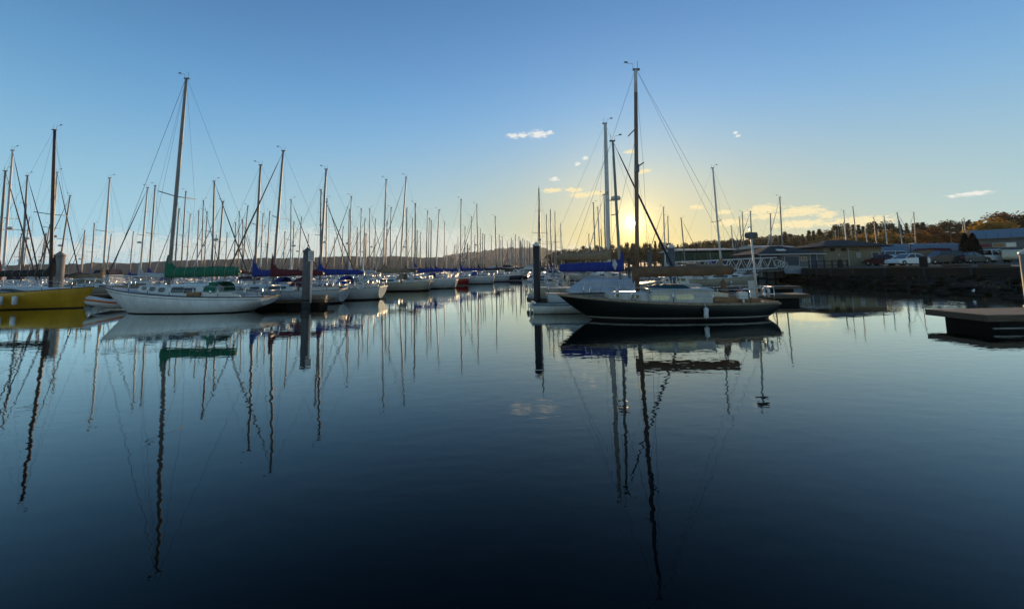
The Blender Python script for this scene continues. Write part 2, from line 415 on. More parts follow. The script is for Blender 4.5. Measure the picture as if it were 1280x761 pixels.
# ------------------------------------------------------------------ hulls
def lerp(a, b, t): return a + (b - a) * t
class Hull:
    """x: bow +, y: port, z: up, waterline at z = 0"""
    def __init__(s, L, B, zb, zm, zst, bow_oh=.10, stern_oh=.10, counter=.12, stern_w=.62, draft=.45, rake=.0, full=.55):
        s.L, s.B = L, B; s.zb, s.zm, s.zs_ = zb, zm, zst
        s.bow_oh, s.stern_oh, s.counter, s.stern_w, s.draft, s.rake, s.full = bow_oh, stern_oh, counter, stern_w, draft, rake, full
    def sheer(s, t):   # t 0 stern .. 1 bow
        a = s.zs_; c = s.zb; m_ = s.zm
        # quadratic through stern, mid (.4) and bow
        k = .4
        l0 = (t - k) * (t - 1) / ((0 - k) * (0 - 1)); l1 = t * (t - 1) / (k * (k - 1)); l2 = t * (t - k) / (1 * (1 - k))
        return a * l0 + m_ * l1 + c * l2
    def half(s, t):
        if t < .42:
            u = 1 - t / .42
            return s.B / 2 * (1 - (1 - s.stern_w) * u ** 1.9)
        u = (t - .42) / .58
        return s.B / 2 * max(0.0, (1 - u ** 2.1)) ** (.62 + .3 * u * s.full) + .012
    def keel(s, t):
        z = -s.draft
        if t < s.stern_oh * 2:
            u = 1 - t / (s.stern_oh * 2); z = lerp(-s.draft, s.counter, u ** 1.5)
        if t > 1 - s.bow_oh * 2:
            u = (t - (1 - s.bow_oh * 2)) / (s.bow_oh * 2)
            z = lerp(-s.draft, s.sheer(1) - .02, u ** 1.7)
        return z
    off = 0.0
    def X(s, t): return (t - .5) * s.L + s.off
    def T(s, x): return min(1, max(0, (x - s.off) / s.L + .5))
    def xs(s, t, z):
        w = max(0, 1 - t / .2)
        return s.X(t) + s.rake * (z - s.sheer(t)) * w
    def ts(s):
        return [0, .03, .07, .12, .18, .25, .33, .41, .5, .58, .66, .73, .79, .84, .88, .915, .945, .97, .988, 1.0]
    def build(s, mt, parent, name='hull'):
        K = 12; rings = []
        for t in s.ts():
            zs, zk, b = s.sheer(t), s.keel(t), s.half(t)
            e = lerp(2.6, 1.25, max(0, (t - .4) / .6)); half = []
            for j in range(K + 1):
                u = j / K
                z = lerp(zs, zk, u); y = b * (1 - u ** e)
                if t < .2: y = b * (1 - u ** 3.0) ** .8
                half.append((s.xs(t, z), y, z))
            rings.append(half + [(x, -y, z) for x, y, z in reversed(half[:-1])])
        mb = MB()
        n = len(rings[0])
        mb.rings(rings, cap=False, closed=False)
        mb.add(rings[0], [tuple(range(n))])
        return mb.build(name, mt, parent)
    def deck(s, mt, parent, drop=.02, camber=.04, t0=0.0, t1=1.0, name='deck'):
        rings = []
        for t in [q for q in s.ts() if t0 <= q <= t1]:
            b = s.half(t) - .004; z = s.sheer(t) - drop
            rings.append([(s.X(t), b * k, z + camber * (1 - k * k)) for k in (1, .6, 0, -.6, -1)])
        return MB().rings(rings, cap=False, closed=False).build(name, mt, parent)
    def toe(s, mt, parent, r=.035, name='toe_rail'):
        mb = MB()
        for sg in (1, -1):
            rings = []
            for t in s.ts():
                b = s.half(t); z = s.sheer(t); x = s.X(t) + (.02 if t > .99 else 0)
                y = sg * b
                rings.append([(x, y - r * .7, z - r), (x, y + r * .7, z - r), (x, y + r * .7, z + r), (x, y - r * .7, z + r)])
            mb.rings(rings, smooth=False)
        b = s.half(0); z = s.sheer(0)
        mb.box((s.X(0) - r * .3, 0, z), (r * 1.6, 2 * b + r, 2 * r))
        return mb.build(name, mt, parent)

def trunk_cabin(H, secs, mt, parent, name='cabin', base_drop=.06):
    """secs: (x, half width at deck, height above deck, half width of roof)"""
    rings = []
    for x, wb, h, wt_ in secs:
        zb = H.sheer(H.T(x)) - base_drop
        zt = H.sheer(H.T(x)) + h
        r_ = min(.08, h * .4)
        rings.append([(x, wb, zb), (x, lerp(wb, wt_, .8), zt - r_), (x, wt_ - .02, zt - r_ * .25), (x, wt_ * .6, zt + h * .04), (x, 0, zt + h * .07),
                      (x, -wt_ * .6, zt + h * .04), (x, -wt_ + .02, zt - r_ * .25), (x, -lerp(wb, wt_, .8), zt - r_), (x, -wb, zb)])
    mb = MB(); mb.rings(rings, cap=True, smooth=False)
    return mb.build(name, mt, parent)

def rounded(w, h, r_, n=4):
    pts = []
    for cx, cy, a0 in ((w / 2 - r_, h / 2 - r_, 0), (-w / 2 + r_, h / 2 - r_, 90), (-w / 2 + r_, -h / 2 + r_, 180), (w / 2 - r_, -h / 2 + r_, 270)):
        for k in range(n + 1):
            a = R(a0 + 90 * k / n); pts.append((cx + r_ * math.cos(a), cy + r_ * math.sin(a)))
    return pts

def side_window(x, z, y, w, h, parent, r_=.04, tilt=.12, frame=True, mglass=None):
    """a rounded window pane lying on a cabin side (y sign gives the side)"""
    sg = 1 if y > 0 else -1
    poly = rounded(w, h, min(r_, h / 2 - .002))
    mb = MB(); vs = []; n = len(poly)
    for off in (-.02, .014):
        for a, b in poly: vs.append((x + a, y + sg * (off - b * tilt), z + b))
    mb.add(vs, [(i, (i + 1) % n, n + (i + 1) % n, n + i) for i in range(n)] + [tuple(range(n, 2 * n))])
    o = mb.build('window', mglass or M['glass'], parent)
    if frame:
        p2 = rounded(w + .05, h + .05, min(r_ + .025, h / 2 + .02)); f = MB(); vs = []
        for q, off in ((poly, .004), (p2, .004), (p2, .02), (poly, .02)):
            for a, b in q: vs.append((x + a, y + sg * (off - b * tilt), z + b))
        fs = []
        for L_ in range(3):
            for i in range(n): fs.append((L_ * n + i, L_ * n + (i + 1) % n, (L_ + 1) * n + (i + 1) % n, (L_ + 1) * n + i))
        f.add(vs, fs).build('frame', M['alu'], o)
    return o

def mast_obj(x, z0, top, r_, mt, parent, rake=0.0, spreaders=(), white_top=0.0, n=10):
    """rake: horizontal distance the top leans aft (-x)"""
    mb = MB()
    pts = []; rr = []
    for u in (0, .25, .5, .75, .93, 1):
        pts.append((x - rake * u, 0, lerp(z0, top, u))); rr.append(r_ * (1 if u < .7 else lerp(1, .72, (u - .7) / .3)))
    mb.tube(pts, rr, n)
    o = mb.build('mast', mt, parent)
    h = top - z0
    for u, w in spreaders:
        z = lerp(z0, top, u); xx = x - rake * u
        MB().tube([(xx - .12, -w, z + .06), (xx, 0, z), (xx - .12, w, z + .06)], .028, 6).build('spreader', M['alu'], o)
    hd = MB()
    xx = x - rake
    hd.box((xx - .03, 0, top + .03), (.30, .10, .07))
    hd.tube([(xx - .1, 0, top + .05), (xx - .1, 0, top + .42)], .009, 4)
    hd.tube([(xx + .1, 0, top + .05), (xx + .12, 0, top + .30), (xx + .42, 0, top + .34)], .009, 4)
    hd.box((xx + .42, 0, top + .38), (.16, .01, .07))
    hd.build('masthead', M['wire'], o)
    return o

def stay(p0, p1, parent, r_=.006, name='stay', mt=None, bulge=None):
    mb = MB()
    if bulge:
        a, b = Vector(p0), Vector(p1)
        us = (0, .03, .06, .5, .9, .95, 1)
        rs = [.012, .014, bulge, bulge * .9, bulge * .45, .012, .012]
        mb.tube([a.lerp(b, u) for u in us], rs, 6)
    else:
        a, b = Vector(p0), Vector(p1)
        mid = a.lerp(b, .5) - Vector((0, 0, (b - a).length * .002))
        mb.tube([a, mid, b], r_, 4)
    return mb.build(name, mt or M['wire'], parent)

def boom_and_cover(x0, z, length, cover_mt, parent, h0=.55, h1=.16, drop0=.12, luff=.75, boom_mt=None, ties=False):
    """boom from the mast at x0 going aft (-x); a canvas cover lies over it"""
    mb = MB().tube([(x0, 0, z), (x0 - length, 0, z + .06)], .06, 8)
    b = mb.build('boom', boom_mt or M['alu'], parent)
    if cover_mt:
        rings = []; rnd = random.Random(int(length * 1000 + z * 77))
        N = 22
        for i in range(N + 1):
            u = i / N
            x = x0 + .14 - (length * .98 + .14) * u
            hh = lerp(h0, h1, u ** .55) + rnd.uniform(-.02, .02)
            if u < .12: hh += luff * (1 - u / .12) ** 1.4
            if u > .95: hh *= .7
            dr = drop0 + rnd.uniform(-.02, .02)
            w = .13 + .05 * (1 - u) + rnd.uniform(-.012, .012)
            zc = z + .06 * u
            rings.append([(x, 0, zc + hh), (x, w * .45, zc + hh * .75), (x, w * .8, zc + hh * .42), (x, w, zc + .05), (x, w * .85, zc - dr * .7), (x, 0.02, zc - dr),
                          (x, -.02, zc - dr), (x, -w * .85, zc - dr * .7), (x, -w, zc + .05), (x, -w * .8, zc + hh * .42), (x, -w * .45, zc + hh * .75)])
        cv = MB().rings(rings).build('sail_cover', cover_mt, b)
        if ties:
            tm = MB()
            for i in range(3, N, 3):
                r_ = [Vector(p) for p in rings[i]]; c = sum(r_, Vector()) / len(r_)
                tm.tube([c + (p - c) * 1.05 for p in r_] + [c + (r_[0] - c) * 1.05], .014, 4)
            tm.build('cover_ties', M['rope'], cv)
    return b

def rail_set(H, parent, t0, t1, h=.62, name='guard_rail', stern=True, bow=True, step=.14):
    mb = MB()
    ts = []; t = t0
    while t < t1 - .02: ts.append(t); t += step
    ts.append(t1)
    for sg in (1, -1):
        pts = []
        for t in ts:
            x = H.X(t); y = sg * (H.half(t) - .06); z = H.sheer(t)
            mb.tube([(x, y, z), (x, y, z + h)], .016, 5); pts.append((x, y, z + h))
        mb.tube(pts, .010, 4); mb.tube([(p[0], p[1], p[2] - h * .48) for p in pts], .008, 4)
    o = mb.build(name, M['steel'], parent)
    if bow:
        b = MB(); a = H.X(.9); z = H.sheer(.9) + h; y = H.half(.9) - .03; xb = H.X(1.0) + .05; zb = H.sheer(1) + h * 1.05
        loop = [(a, y, z), (lerp(a, xb, .7), y * .55, lerp(z, zb, .7)), (xb, 0, zb), (lerp(a, xb, .7), -y * .55, lerp(z, zb, .7)), (a, -y, z)]
        b.tube(loop, .02, 6)
        for sg in (1, -1):
            b.tube([(a, sg * y, z), (a, sg * y, z - h)], .018, 5)
            b.tube([(lerp(a, xb, .7), sg * y * .55, lerp(z, zb, .7)), (lerp(a, xb, .55), sg * y * .5, H.sheer(.95))], .018, 5)
        b.build('pulpit', M['steel'], parent)
    if stern:
        b = MB(); x0 = H.X(.1); x1 = H.X(0) + .06; z = H.sheer(.05) + h; y = H.half(.05) - .06
        b.tube([(x0, y, z), (x1, y * .92, z), (x1, -y * .92, z), (x0, -y, z)], .02, 6)
        b.tube([(x0, y, z - h * .48), (x1, y * .92, z - h * .48), (x1, -y * .92, z - h * .48), (x0, -y, z - h * .48)], .014, 5)
        for xx, yy in ((x0, y), (x1, y * .92), (x1, -y * .92), (x0, -y)): b.tube([(xx, yy, z), (xx, yy, z - h)], .018, 5)
        b.build('pushpit', M['steel'], parent)
    return o

# ------------------------------------------------------------------ evening haze
hm = bpy.data.materials.new('haze'); hm.use_nodes = True
hn = hm.node_tree; hn.nodes.clear()
hv = hn.nodes.new('ShaderNodeVolumePrincipled'); ho = hn.nodes.new('ShaderNodeOutputMaterial')
hv.inputs['Color'].default_value = (.92, .91, .88, 1); hv.inputs['Density'].default_value = 0.00006; hv.inputs['Anisotropy'].default_value = .35
hn.links.new(hv.outputs[0], ho.inputs['Volume'])
hb = MB().box((0, 1480, 69.5), (7200, 3320, 141)).build('haze', hm); hb['kind'] = 'stuff'

# ------------------------------------------------------------------ setting: water, land, hills
def sheet(name, x0, x1, y0, y1, z, mt, nx=1, ny=1):
    vs = []; fs = []
    for j in range(ny + 1):
        for i in range(nx + 1): vs.append((lerp(x0, x1, i / nx), lerp(y0, y1, j / ny), z))
    for j in range(ny):
        for i in range(nx):
            a = j * (nx + 1) + i; fs.append((a, a + 1, a + nx + 2, a + nx + 1))
    return tag(MB().add(vs, fs).build(name, mt), kind='structure')

def water_mat():
    mt = bpy.data.materials.new('harbour_water'); mt.use_nodes = True
    nt = mt.node_tree; nt.nodes.clear()
    body = nt.nodes.new('ShaderNodeBsdfDiffuse'); body.inputs[0].default_value = (.0003, .0028, .005, 1)
    gls = nt.nodes.new('ShaderNodeBsdfGlossy'); gls.inputs['Roughness'].default_value = .012; gls.inputs[0].default_value = (.93, 1, .99, 1)
    lw_ = nt.nodes.new('ShaderNodeLayerWeight'); lw_.inputs[0].default_value = .5
    pw = nt.nodes.new('ShaderNodeMath'); pw.operation = 'POWER'; nt.links.new(lw_.outputs['Facing'], pw.inputs[0]); pw.inputs[1].default_value = 5.5
    ad = nt.nodes.new('ShaderNodeMath'); ad.operation = 'MULTIPLY_ADD'; nt.links.new(pw.outputs[0], ad.inputs[0]); ad.inputs[1].default_value = 1.6; ad.inputs[2].default_value = .002; ad.use_clamp = True
    mxs = nt.nodes.new('ShaderNodeMixShader'); out = nt.nodes.new('ShaderNodeOutputMaterial')
    nt.links.new(ad.outputs[0], mxs.inputs[0]); nt.links.new(body.outputs[0], mxs.inputs[1]); nt.links.new(gls.outputs[0], mxs.inputs[2]); nt.links.new(mxs.outputs[0], out.inputs[0])
    t = nt.nodes.new('ShaderNodeTexCoord')
    def noise(scale, detail, st):
        mpn = nt.nodes.new('ShaderNodeMapping'); mpn.inputs['Scale'].default_value = st; mpn.inputs['Rotation'].default_value = (0, 0, R(-14))
        n = nt.nodes.new('ShaderNodeTexNoise'); n.inputs['Scale'].default_value = scale; n.inputs['Detail'].default_value = detail
        nt.links.new(t.outputs['Object'], mpn.inputs[0]); nt.links.new(mpn.outputs[0], n.inputs['Vector'])
        return n.outputs[0]
    a = noise(2.6, 2.0, (.8, 1.5, 1)); c = noise(.30, 1.0, (.5, 1.4, 1)); d = noise(.06, 2.0, (1, 1.5, 1))
    # calm and faintly ruffled patches
    mr = nt.nodes.new('ShaderNodeMapRange'); mr.inputs['From Min'].default_value = .35; mr.inputs['From Max'].default_value = .7
    mr.inputs['To Min'].default_value = .35; mr.inputs['To Max'].default_value = 2.0
    nt.links.new(d, mr.inputs[0])
    m1 = nt.nodes.new('ShaderNodeMath'); m1.operation = 'MULTIPLY'; nt.links.new(a, m1.inputs[0]); nt.links.new(mr.outputs[0], m1.inputs[1])
    m2 = nt.nodes.new('ShaderNodeMath'); m2.operation = 'MULTIPLY_ADD'; nt.links.new(c, m2.inputs[0]); m2.inputs[1].default_value = 2.2
    nt.links.new(m1.outputs[0], m2.inputs[2])
    bp = nt.nodes.new('ShaderNodeBump'); bp.inputs['Strength'].default_value = 1.0; bp.inputs['Distance'].default_value = .0028
    nt.links.new(m2.outputs[0], bp.inputs['Height']); [nt.links.new(bp.outputs[0], n_.inputs['Normal']) for n_ in (body, gls, lw_)]
    return mt
sheet('water', -3500, 3500, -150, 3000, 0.0, water_mat())

def ridge(name, pts, depth, mt, seed, rough, foot=-2.0, n=260):
    """a long hill whose skyline passes the photograph points (px, py) at distance Y: pts = [(px, py, Y)]"""
    rnd = random.Random(seed)
    sky_ = [P(a, b, c) for a, b, c in pts]
    vs = []; rows = 7
    ph = [rnd.uniform(0, 6.3) for _ in range(8)]
    for i in range(n + 1):
        u = i / n * (len(sky_) - 1); k = min(int(u), len(sky_) - 2); fr = u - k
        s_ = (1 - math.cos(fr * PI)) / 2
        top = sky_[k].lerp(sky_[k + 1], fr); top.z = lerp(sky_[k].z, sky_[k + 1].z, s_)
        top.z += rough * (math.sin(i * .31 + ph[0]) * .35 + math.sin(i * .83 + ph[1]) * .25 + rnd.uniform(-.5, .5))
        back = Vector((top.x, top.y, 0)).normalized()
        for j in range(rows):
            v = j / (rows - 1)
            z = lerp(foot, top.z, v ** .75) + (rough * rnd.uniform(-.4, .4) if 0 < j < rows - 1 else 0)
            p = Vector((top.x, top.y, 0)) - back * depth * (1 - v); vs.append((p.x, p.y, z))
        p = Vector((top.x, top.y, 0)) + back * depth; vs.append((p.x, p.y, foot))
    fs = []; rr = rows + 1
    for i in range(n):
        for j in range(rr - 1): fs.append((i * rr + j, (i + 1) * rr + j, (i + 1) * rr + j + 1, i * rr + j + 1))
    return tag(MB().add(vs, fs, False).build(name, mt), kind='structure')
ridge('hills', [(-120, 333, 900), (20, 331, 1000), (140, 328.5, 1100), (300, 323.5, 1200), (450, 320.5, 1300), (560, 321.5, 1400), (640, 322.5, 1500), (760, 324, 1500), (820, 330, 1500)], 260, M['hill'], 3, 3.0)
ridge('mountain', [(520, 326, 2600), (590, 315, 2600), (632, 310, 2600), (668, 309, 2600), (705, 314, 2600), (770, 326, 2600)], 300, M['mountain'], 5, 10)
ridge('hill', [(640, 332, 900), (690, 326, 900), (780, 318, 900), (860, 310, 900), (925, 300, 900), (955, 295, 900), (985, 293, 900), (1020, 296, 900), (1080, 298, 900), (1200, 300, 900), (1330, 296, 900)], 200, M['hill'], 9, 3.0)

# shore: waterline points paired with the bulkhead that holds the parking lot
PAIRS = [((28.5, 12), (42, 8)), ((28.96, 21.3), (42, 24)), ((29.87, 23.7), (42, 28)), ((30.48, 26.8), (42, 33)), ((31.1, 30.9), (41.5, 37)),
         ((31.8, 35), (40, 41)), ((32.5, 40.6), (37.5, 46)), ((34.1, 47.9), (36.6, 50)), ((37.4, 55.9), (40, 56)), ((47, 66), (50, 66)),
         ((80, 110), (83, 110)), ((92, 150), (95, 150)), ((80, 230), (84, 231)), ((60, 300), (64, 302)), ((30, 345), (33, 350)), ((18, 420), (22, 420)), ((14, 700), (20, 700))]
def bank_profile():
    rnd = random.Random(4); rows = []; tops = []
    for (a0, b0), (a1, b1) in zip(PAIRS[:-1], PAIRS[1:]):
        a0, b0, a1, b1 = (Vector((*q, 0)) for q in (a0, b0, a1, b1))
        k = max(2, int((a1 - a0).length / .7)) if a0.y < 66 else 6
        for i in range(k):
            u = i / k; a = a0.lerp(a1, u); b = b0.lerp(b1, u); row = []
            for v, z in ((-.25, -.9), (-.08, -.25), (0, .0), (.1, .16), (.2, .30), (.32, .42), (.45, .52), (.6, .62), (.75, .70), (.88, .76), (1.0, .80)):
                q = a.lerp(b, v); j = .13 if -.1 < v < .95 else 0
                row.append((q.x + rnd.uniform(-j, j) * 2, q.y + rnd.uniform(-j, j) * 2, z + rnd.uniform(-j, j)))
            rows.append(row); tops.append(b)
    return rows, tops
ROWS, TOPS = bank_profile()
n = len(ROWS[0])
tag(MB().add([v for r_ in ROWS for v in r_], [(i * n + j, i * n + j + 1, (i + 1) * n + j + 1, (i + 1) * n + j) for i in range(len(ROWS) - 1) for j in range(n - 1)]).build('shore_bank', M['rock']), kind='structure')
LOTZ = 1.58
OFFS = [(0, LOTZ), (8, LOTZ + .15), (22, LOTZ + .35), (60, LOTZ + .75), (110, LOTZ + 3), (200, LOTZ + 7), (700, 30)]
def ground_z(x, y):
    """height of the land where its slope from the bulkhead is known well enough to stand things on"""
    bx = None
    for (a0, b0), (a1, b1) in zip(PAIRS[:-1], PAIRS[1:]):
        s0 = -.3 * b0[0] + b0[1]; s1 = -.3 * b1[0] + b1[1]; s_ = -.3 * x + y
        if s0 <= s_ <= s1:
            u = (s_ - s0) / (s1 - s0); bx = lerp(b0[0], b1[0], u); break
    if bx is None: return LOTZ
    off = x - bx
    for (o0, z0), (o1, z1) in zip(OFFS[:-1], OFFS[1:]):
        if o0 <= off <= o1: return lerp(z0, z1, (off - o0) / (o1 - o0))
    return LOTZ if off < 0 else 30
def land(name, sel, offs, mt):
    vs = []; fs = []; k = len(offs)
    for b in sel:
        for o_, z in offs: vs.append((b.x + o_, b.y + .3 * o_, z))
    for i in range(len(sel) - 1):
        for j in range(k - 1): fs.append((i * k + j, i * k + j + 1, (i + 1) * k + j + 1, (i + 1) * k + j))
    return tag(MB().add(vs, fs).build(name, mt), kind='structure')
NEAR = [b for b in TOPS if b.y <= 66.5]; FAR = [NEAR[-1]] + [b for b in TOPS if b.y > 66.5]
land('parking_lot', NEAR, OFFS[:4], M['asphalt'])
land('ground', NEAR, OFFS[3:], M['land'])
land('terrain', FAR, OFFS, M['land'])

# ------------------------------------------------------------------ bulkhead wall, weeds, wheel stops
bw = thing('bulkhead_wall', 'dark timber bulkhead wall holding up the parking lot edge above the bank', 'retaining wall')
def wall_along(pts, z0, z1, th, mt, name, parent):
    mb = MB(); rings = []
    for i, p in enumerate(pts):
        a = pts[max(0, i - 1)]; b = pts[min(len(pts) - 1, i + 1)]; d = (b - a).normalized(); nn = Vector((d.y, -d.x, 0))
        rings.append([(p.x - nn.x * th, p.y - nn.y * th, z0), (p.x, p.y, z0), (p.x, p.y, z1), (p.x - nn.x * th, p.y - nn.y * th, z1)])
    return mb.rings(rings, smooth=False).build(name, mt, parent)
wall_along(NEAR, .3, LOTZ - .02, .18, M['bulkhead'], 'wall_face', bw)
wall_along(NEAR, LOTZ - .018, LOTZ + .10, .26, M['timber'], 'cap_beam', bw)
mb = MB()
for i in range(0, len(NEAR), 4):
    p = NEAR[i]; mb.tube([(p.x - .32, p.y, .2), (p.x - .32, p.y, LOTZ - .05)], .12, 8)
mb.build('wall_post', M['pile'], bw)['kind'] = 'stuff'
# rocks on the bank
rnd = random.Random(21); mb = MB()
for _ in range(1500):
    r_ = ROWS[rnd.randrange(len(ROWS))]
    if r_[2][1] > 66: continue
    k = rnd.randrange(1, 9); a, b = Vector(r_[k]), Vector(r_[k + 1]); c = a.lerp(b, rnd.random()) + Vector((rnd.uniform(-.4, .4), rnd.uniform(-.4, .4), 0))
    q = rnd.uniform(.1, .34)
    mb.ball(c, q, 6, 4, (rnd.uniform(.7, 1.4), rnd.uniform(.7, 1.4), rnd.uniform(.4, .8)))
o = mb.build('rock_rubble', M['rock']); o.data.polygons.foreach_set('use_smooth', [False] * len(o.data.polygons)); tag(o, kind='stuff')
mb = MB()
for _ in range(2600):
    r_ = ROWS[rnd.randrange(len(ROWS))]
    if r_[2][1] > 66: continue
    k = rnd.choice((4, 5, 6, 7, 8, 8, 9)); a, b = Vector(r_[k]), Vector(r_[k + 1]); c = a.lerp(b, rnd.random())
    if math.sin(c.y * .7) + math.sin(c.y * .23 + 2) + rnd.uniform(-1, 1) < 0: continue
    h = rnd.uniform(.1, .34); w = rnd.uniform(.02, .07); an = rnd.uniform(0, PI); lx = rnd.uniform(-.15, .15)
    mb.add([(c.x - w * math.cos(an), c.y - w * math.sin(an), c.z), (c.x + w * math.cos(an), c.y + w * math.sin(an), c.z), (c.x + lx, c.y + lx, c.z + h)], [(0, 1, 2)])
tag(mb.build('weeds', M['weed']), kind='stuff')
for px, lab in ((1196, 'long dark wheel stop log lying at the lot edge below the black car'), (1243, 'long dark wheel stop log lying at the lot edge below the white pickup'), (1128, 'low wheel stop log at the lot edge below the white car')):
    p = P(px, 333, 41 if px < 1220 else 37); z = ground_z(p.x, p.y)
    tag(MB().tube([(p.x - 1.6, p.y - .2, z + .14), (p.x + 1.6, p.y + .2, z + .14)], .15, 8).build('wheel_stop', M['timber']), lab, 'wheel stop', 'wheel stops along the lot edge')

# ------------------------------------------------------------------ trees
def leaf(mb, c, s_, rnd):
    a = rnd.uniform(0, 2 * PI); t = rnd.uniform(-.9, .9)
    u = Vector((math.cos(a), math.sin(a), t * .5)).normalized(); w = u.cross(Vector((rnd.uniform(-1, 1), rnd.uniform(-1, 1), rnd.uniform(-1, 1)))).normalized()
    mb.add([c - u * s_, c + w * s_ * .6, c + u * s_, c - w * s_ * .6], [(0, 1, 2, 3)])
def conifer(h, w, seed, mt, name='fir_tree', sparse=1.0):
    rnd = random.Random(seed); t = thing(name, None, 'tree')
    MB().tube([(0, 0, -1.5), (0, 0, h * .5), (0, 0, h * .98)], [w * .06, w * .04, .03], 6).build('trunk', M['trunk'], t)
    mb = MB(); z = h * rnd.uniform(.10, .22)
    while z < h:
        u = z / h; r_ = w * .5 * (1 - u) ** .8 * rnd.uniform(.7, 1.1) + .15
        k = max(5, int(12 * (1 - u) + 5)); a0 = rnd.uniform(0, 6.3)
        for i in range(k):
            if rnd.random() < .12: continue
            a = a0 + 2 * PI * i / k + rnd.uniform(-.3, .3); rr = r_ * rnd.uniform(.6, 1.15)
            for q in range(int(7 * sparse)):
                v = (q + .5) / (7 * sparse)
                c = Vector((math.cos(a) * rr * v, math.sin(a) * rr * v, z - rr * v * .38)) + Vector((rnd.uniform(-.25, .25), rnd.uniform(-.25, .25), rnd.uniform(-.2, .2)))
                leaf(mb, c, rnd.uniform(.34, .68), rnd)
        z += h * .034 * rnd.uniform(.7, 1.3)
    mb.build('crown', mt, t); return t
def broadleaf(h, w, seed, mt, name='deciduous_tree', count=2300, gap=.0):
    rnd = random.Random(seed); t = thing(name, None, 'tree')
    tb = MB(); tb.tube([(0, 0, -1.5), (.1, 0, h * .3), (0, .1, h * .6)], [w * .05, w * .035, w * .015], 6)
    cl = []
    for i in range(13):
        a = rnd.uniform(0, 6.3); rr = w * .36 * math.sqrt(rnd.random()); z = h * rnd.uniform(.36, .9)
        rr *= 1.15 - abs(z / h - .58) * 1.6
        c = Vector((math.cos(a) * rr, math.sin(a) * rr, z)); cl.append((c, rnd.uniform(.13, .24) * w))
        tb.tube([(0, 0, z * .6), tuple(c)], [w * .014, .02], 4)
    tb.build('trunk', M['trunk'], t)
    mb = MB()
    for _ in range(count):
        c, r_ = cl[rnd.randrange(len(cl))]
        d = Vector((rnd.gauss(0, 1), rnd.gauss(0, 1), rnd.gauss(0, .8))).normalized() * r_ * rnd.random() ** .45
        leaf(mb, c + d, rnd.uniform(.16, .40), rnd)
    mb.build('crown', mt, t); return t
TREE_PROTO = {
    'fir': [conifer(17, 6.5, 1, M['conifer']), conifer(19, 6, 2, M['conifer2']), conifer(15, 7, 3, M['conifer']), conifer(21, 7.5, 4, M['conifer2'], sparse=.8)],
    'green': [broadleaf(13, 10, 11, M['leafgreen']), broadleaf(14, 9, 12, M['leafgreen'])],
    'olive': [broadleaf(11, 9, 13, M['leafolive']), broadleaf(12, 8, 14, M['leafolive'])],
    'gold': [broadleaf(11, 9, 15, M['leafgold'], count=2000), broadleaf(10, 8, 16, M['leafgold'], count=1900)],
    'orange': [broadleaf(12, 9, 17, M['leaforange'], count=1700)],
    'rust': [broadleaf(14, 8, 18, M['leafrust'], count=1700), broadleaf(15, 7, 19, M['leafrust'], count=1200)],
}
def crown_top(t):
    zs = sorted(v.co.z for c in t.children if c.name.startswith('crown') for v in c.data.vertices)
    return zs[int(len(zs) * .985)]
TOPH = {k: [crown_top(t) for t in v] for k, v in TREE_PROTO.items()}
snapshot()
used_proto = set(); rnd = random.Random(33); NTREE = {}
TREES = []
def place_tree(kind, px, top_py, Y, label=None, group=None):
    i = rnd.randrange(len(TREE_PROTO[kind])); pr = TREE_PROTO[kind][i]
    p = P(px, top_py, Y); z = ground_z(p.x, p.y); hgt = max(4, p.z - z)
    o = pr if (kind, i) not in used_proto else copy_tree(pr)
    used_proto.add((kind, i))
    H0 = TOPH[kind][i]
    k = hgt / H0; kw = min(1.6, max(.85, k * 1.25)) * rnd.uniform(.9, 1.2)
    o.location = (p.x, p.y, z); o.rotation_euler = (0, 0, rnd.uniform(0, 6.3)); o.scale = (kw, kw, k)
    TREES.append((px, o, kind, label, group)); return o
# skyline of the treeline in the photograph
LINE = [(690, 314), (700, 311), (715, 310), (735, 307), (760, 308), (785, 303), (806, 304), (822, 302), (845, 304), (862, 305), (880, 301), (895, 299), (905, 300), (925, 298), (945, 297), (965, 298),
        (983, 290), (995, 293), (1008, 291), (1022, 284), (1036, 288), (1050, 280), (1066, 279), (1082, 281), (1098, 278), (1112, 281), (1128, 279), (1146, 277), (1160, 280), (1175, 281), (1190, 275), (1204, 279), (1220, 276), (1240, 279), (1260, 278), (1290, 280)]
def skyline(px):
    for (a, b), (c, d) in zip(LINE[:-1], LINE[1:]):
        if a <= px <= c: return lerp(b, d, (px - a) / (c - a))
    return LINE[0][1] if px < LINE[0][0] else LINE[-1][1]
def treeY(px): return lerp(380, 175, min(1, max(0, (px - 690) / 560)) ** .9)
px = 692
while px < 1292:
    Y = treeY(px) * rnd.uniform(1.0, 1.1); far = px < 960
    kind = rnd.choice(('fir', 'green', 'green', 'olive')) if far else rnd.choice(('fir', 'fir', 'fir', 'green', 'fir'))
    place_tree(kind, px, skyline(px) + (rnd.uniform(-1.5, 3) if kind == 'fir' else rnd.uniform(0, 3)), Y)
    px += rnd.uniform(5.5, 9) if far else rnd.uniform(5.5, 8.5)
px = 688
while px < 1292:
    Y = treeY(px) * rnd.uniform(.84, .94); far = px < 960
    kind = rnd.choice(('green', 'olive', 'green', 'fir')) if far else rnd.choice(('green', 'fir', 'fir', 'green', 'olive'))
    place_tree(kind, px, skyline(px) + rnd.uniform(4, 10) + (0 if far else 5), Y)
    px += rnd.uniform(7, 12) if far else rnd.uniform(9, 14)
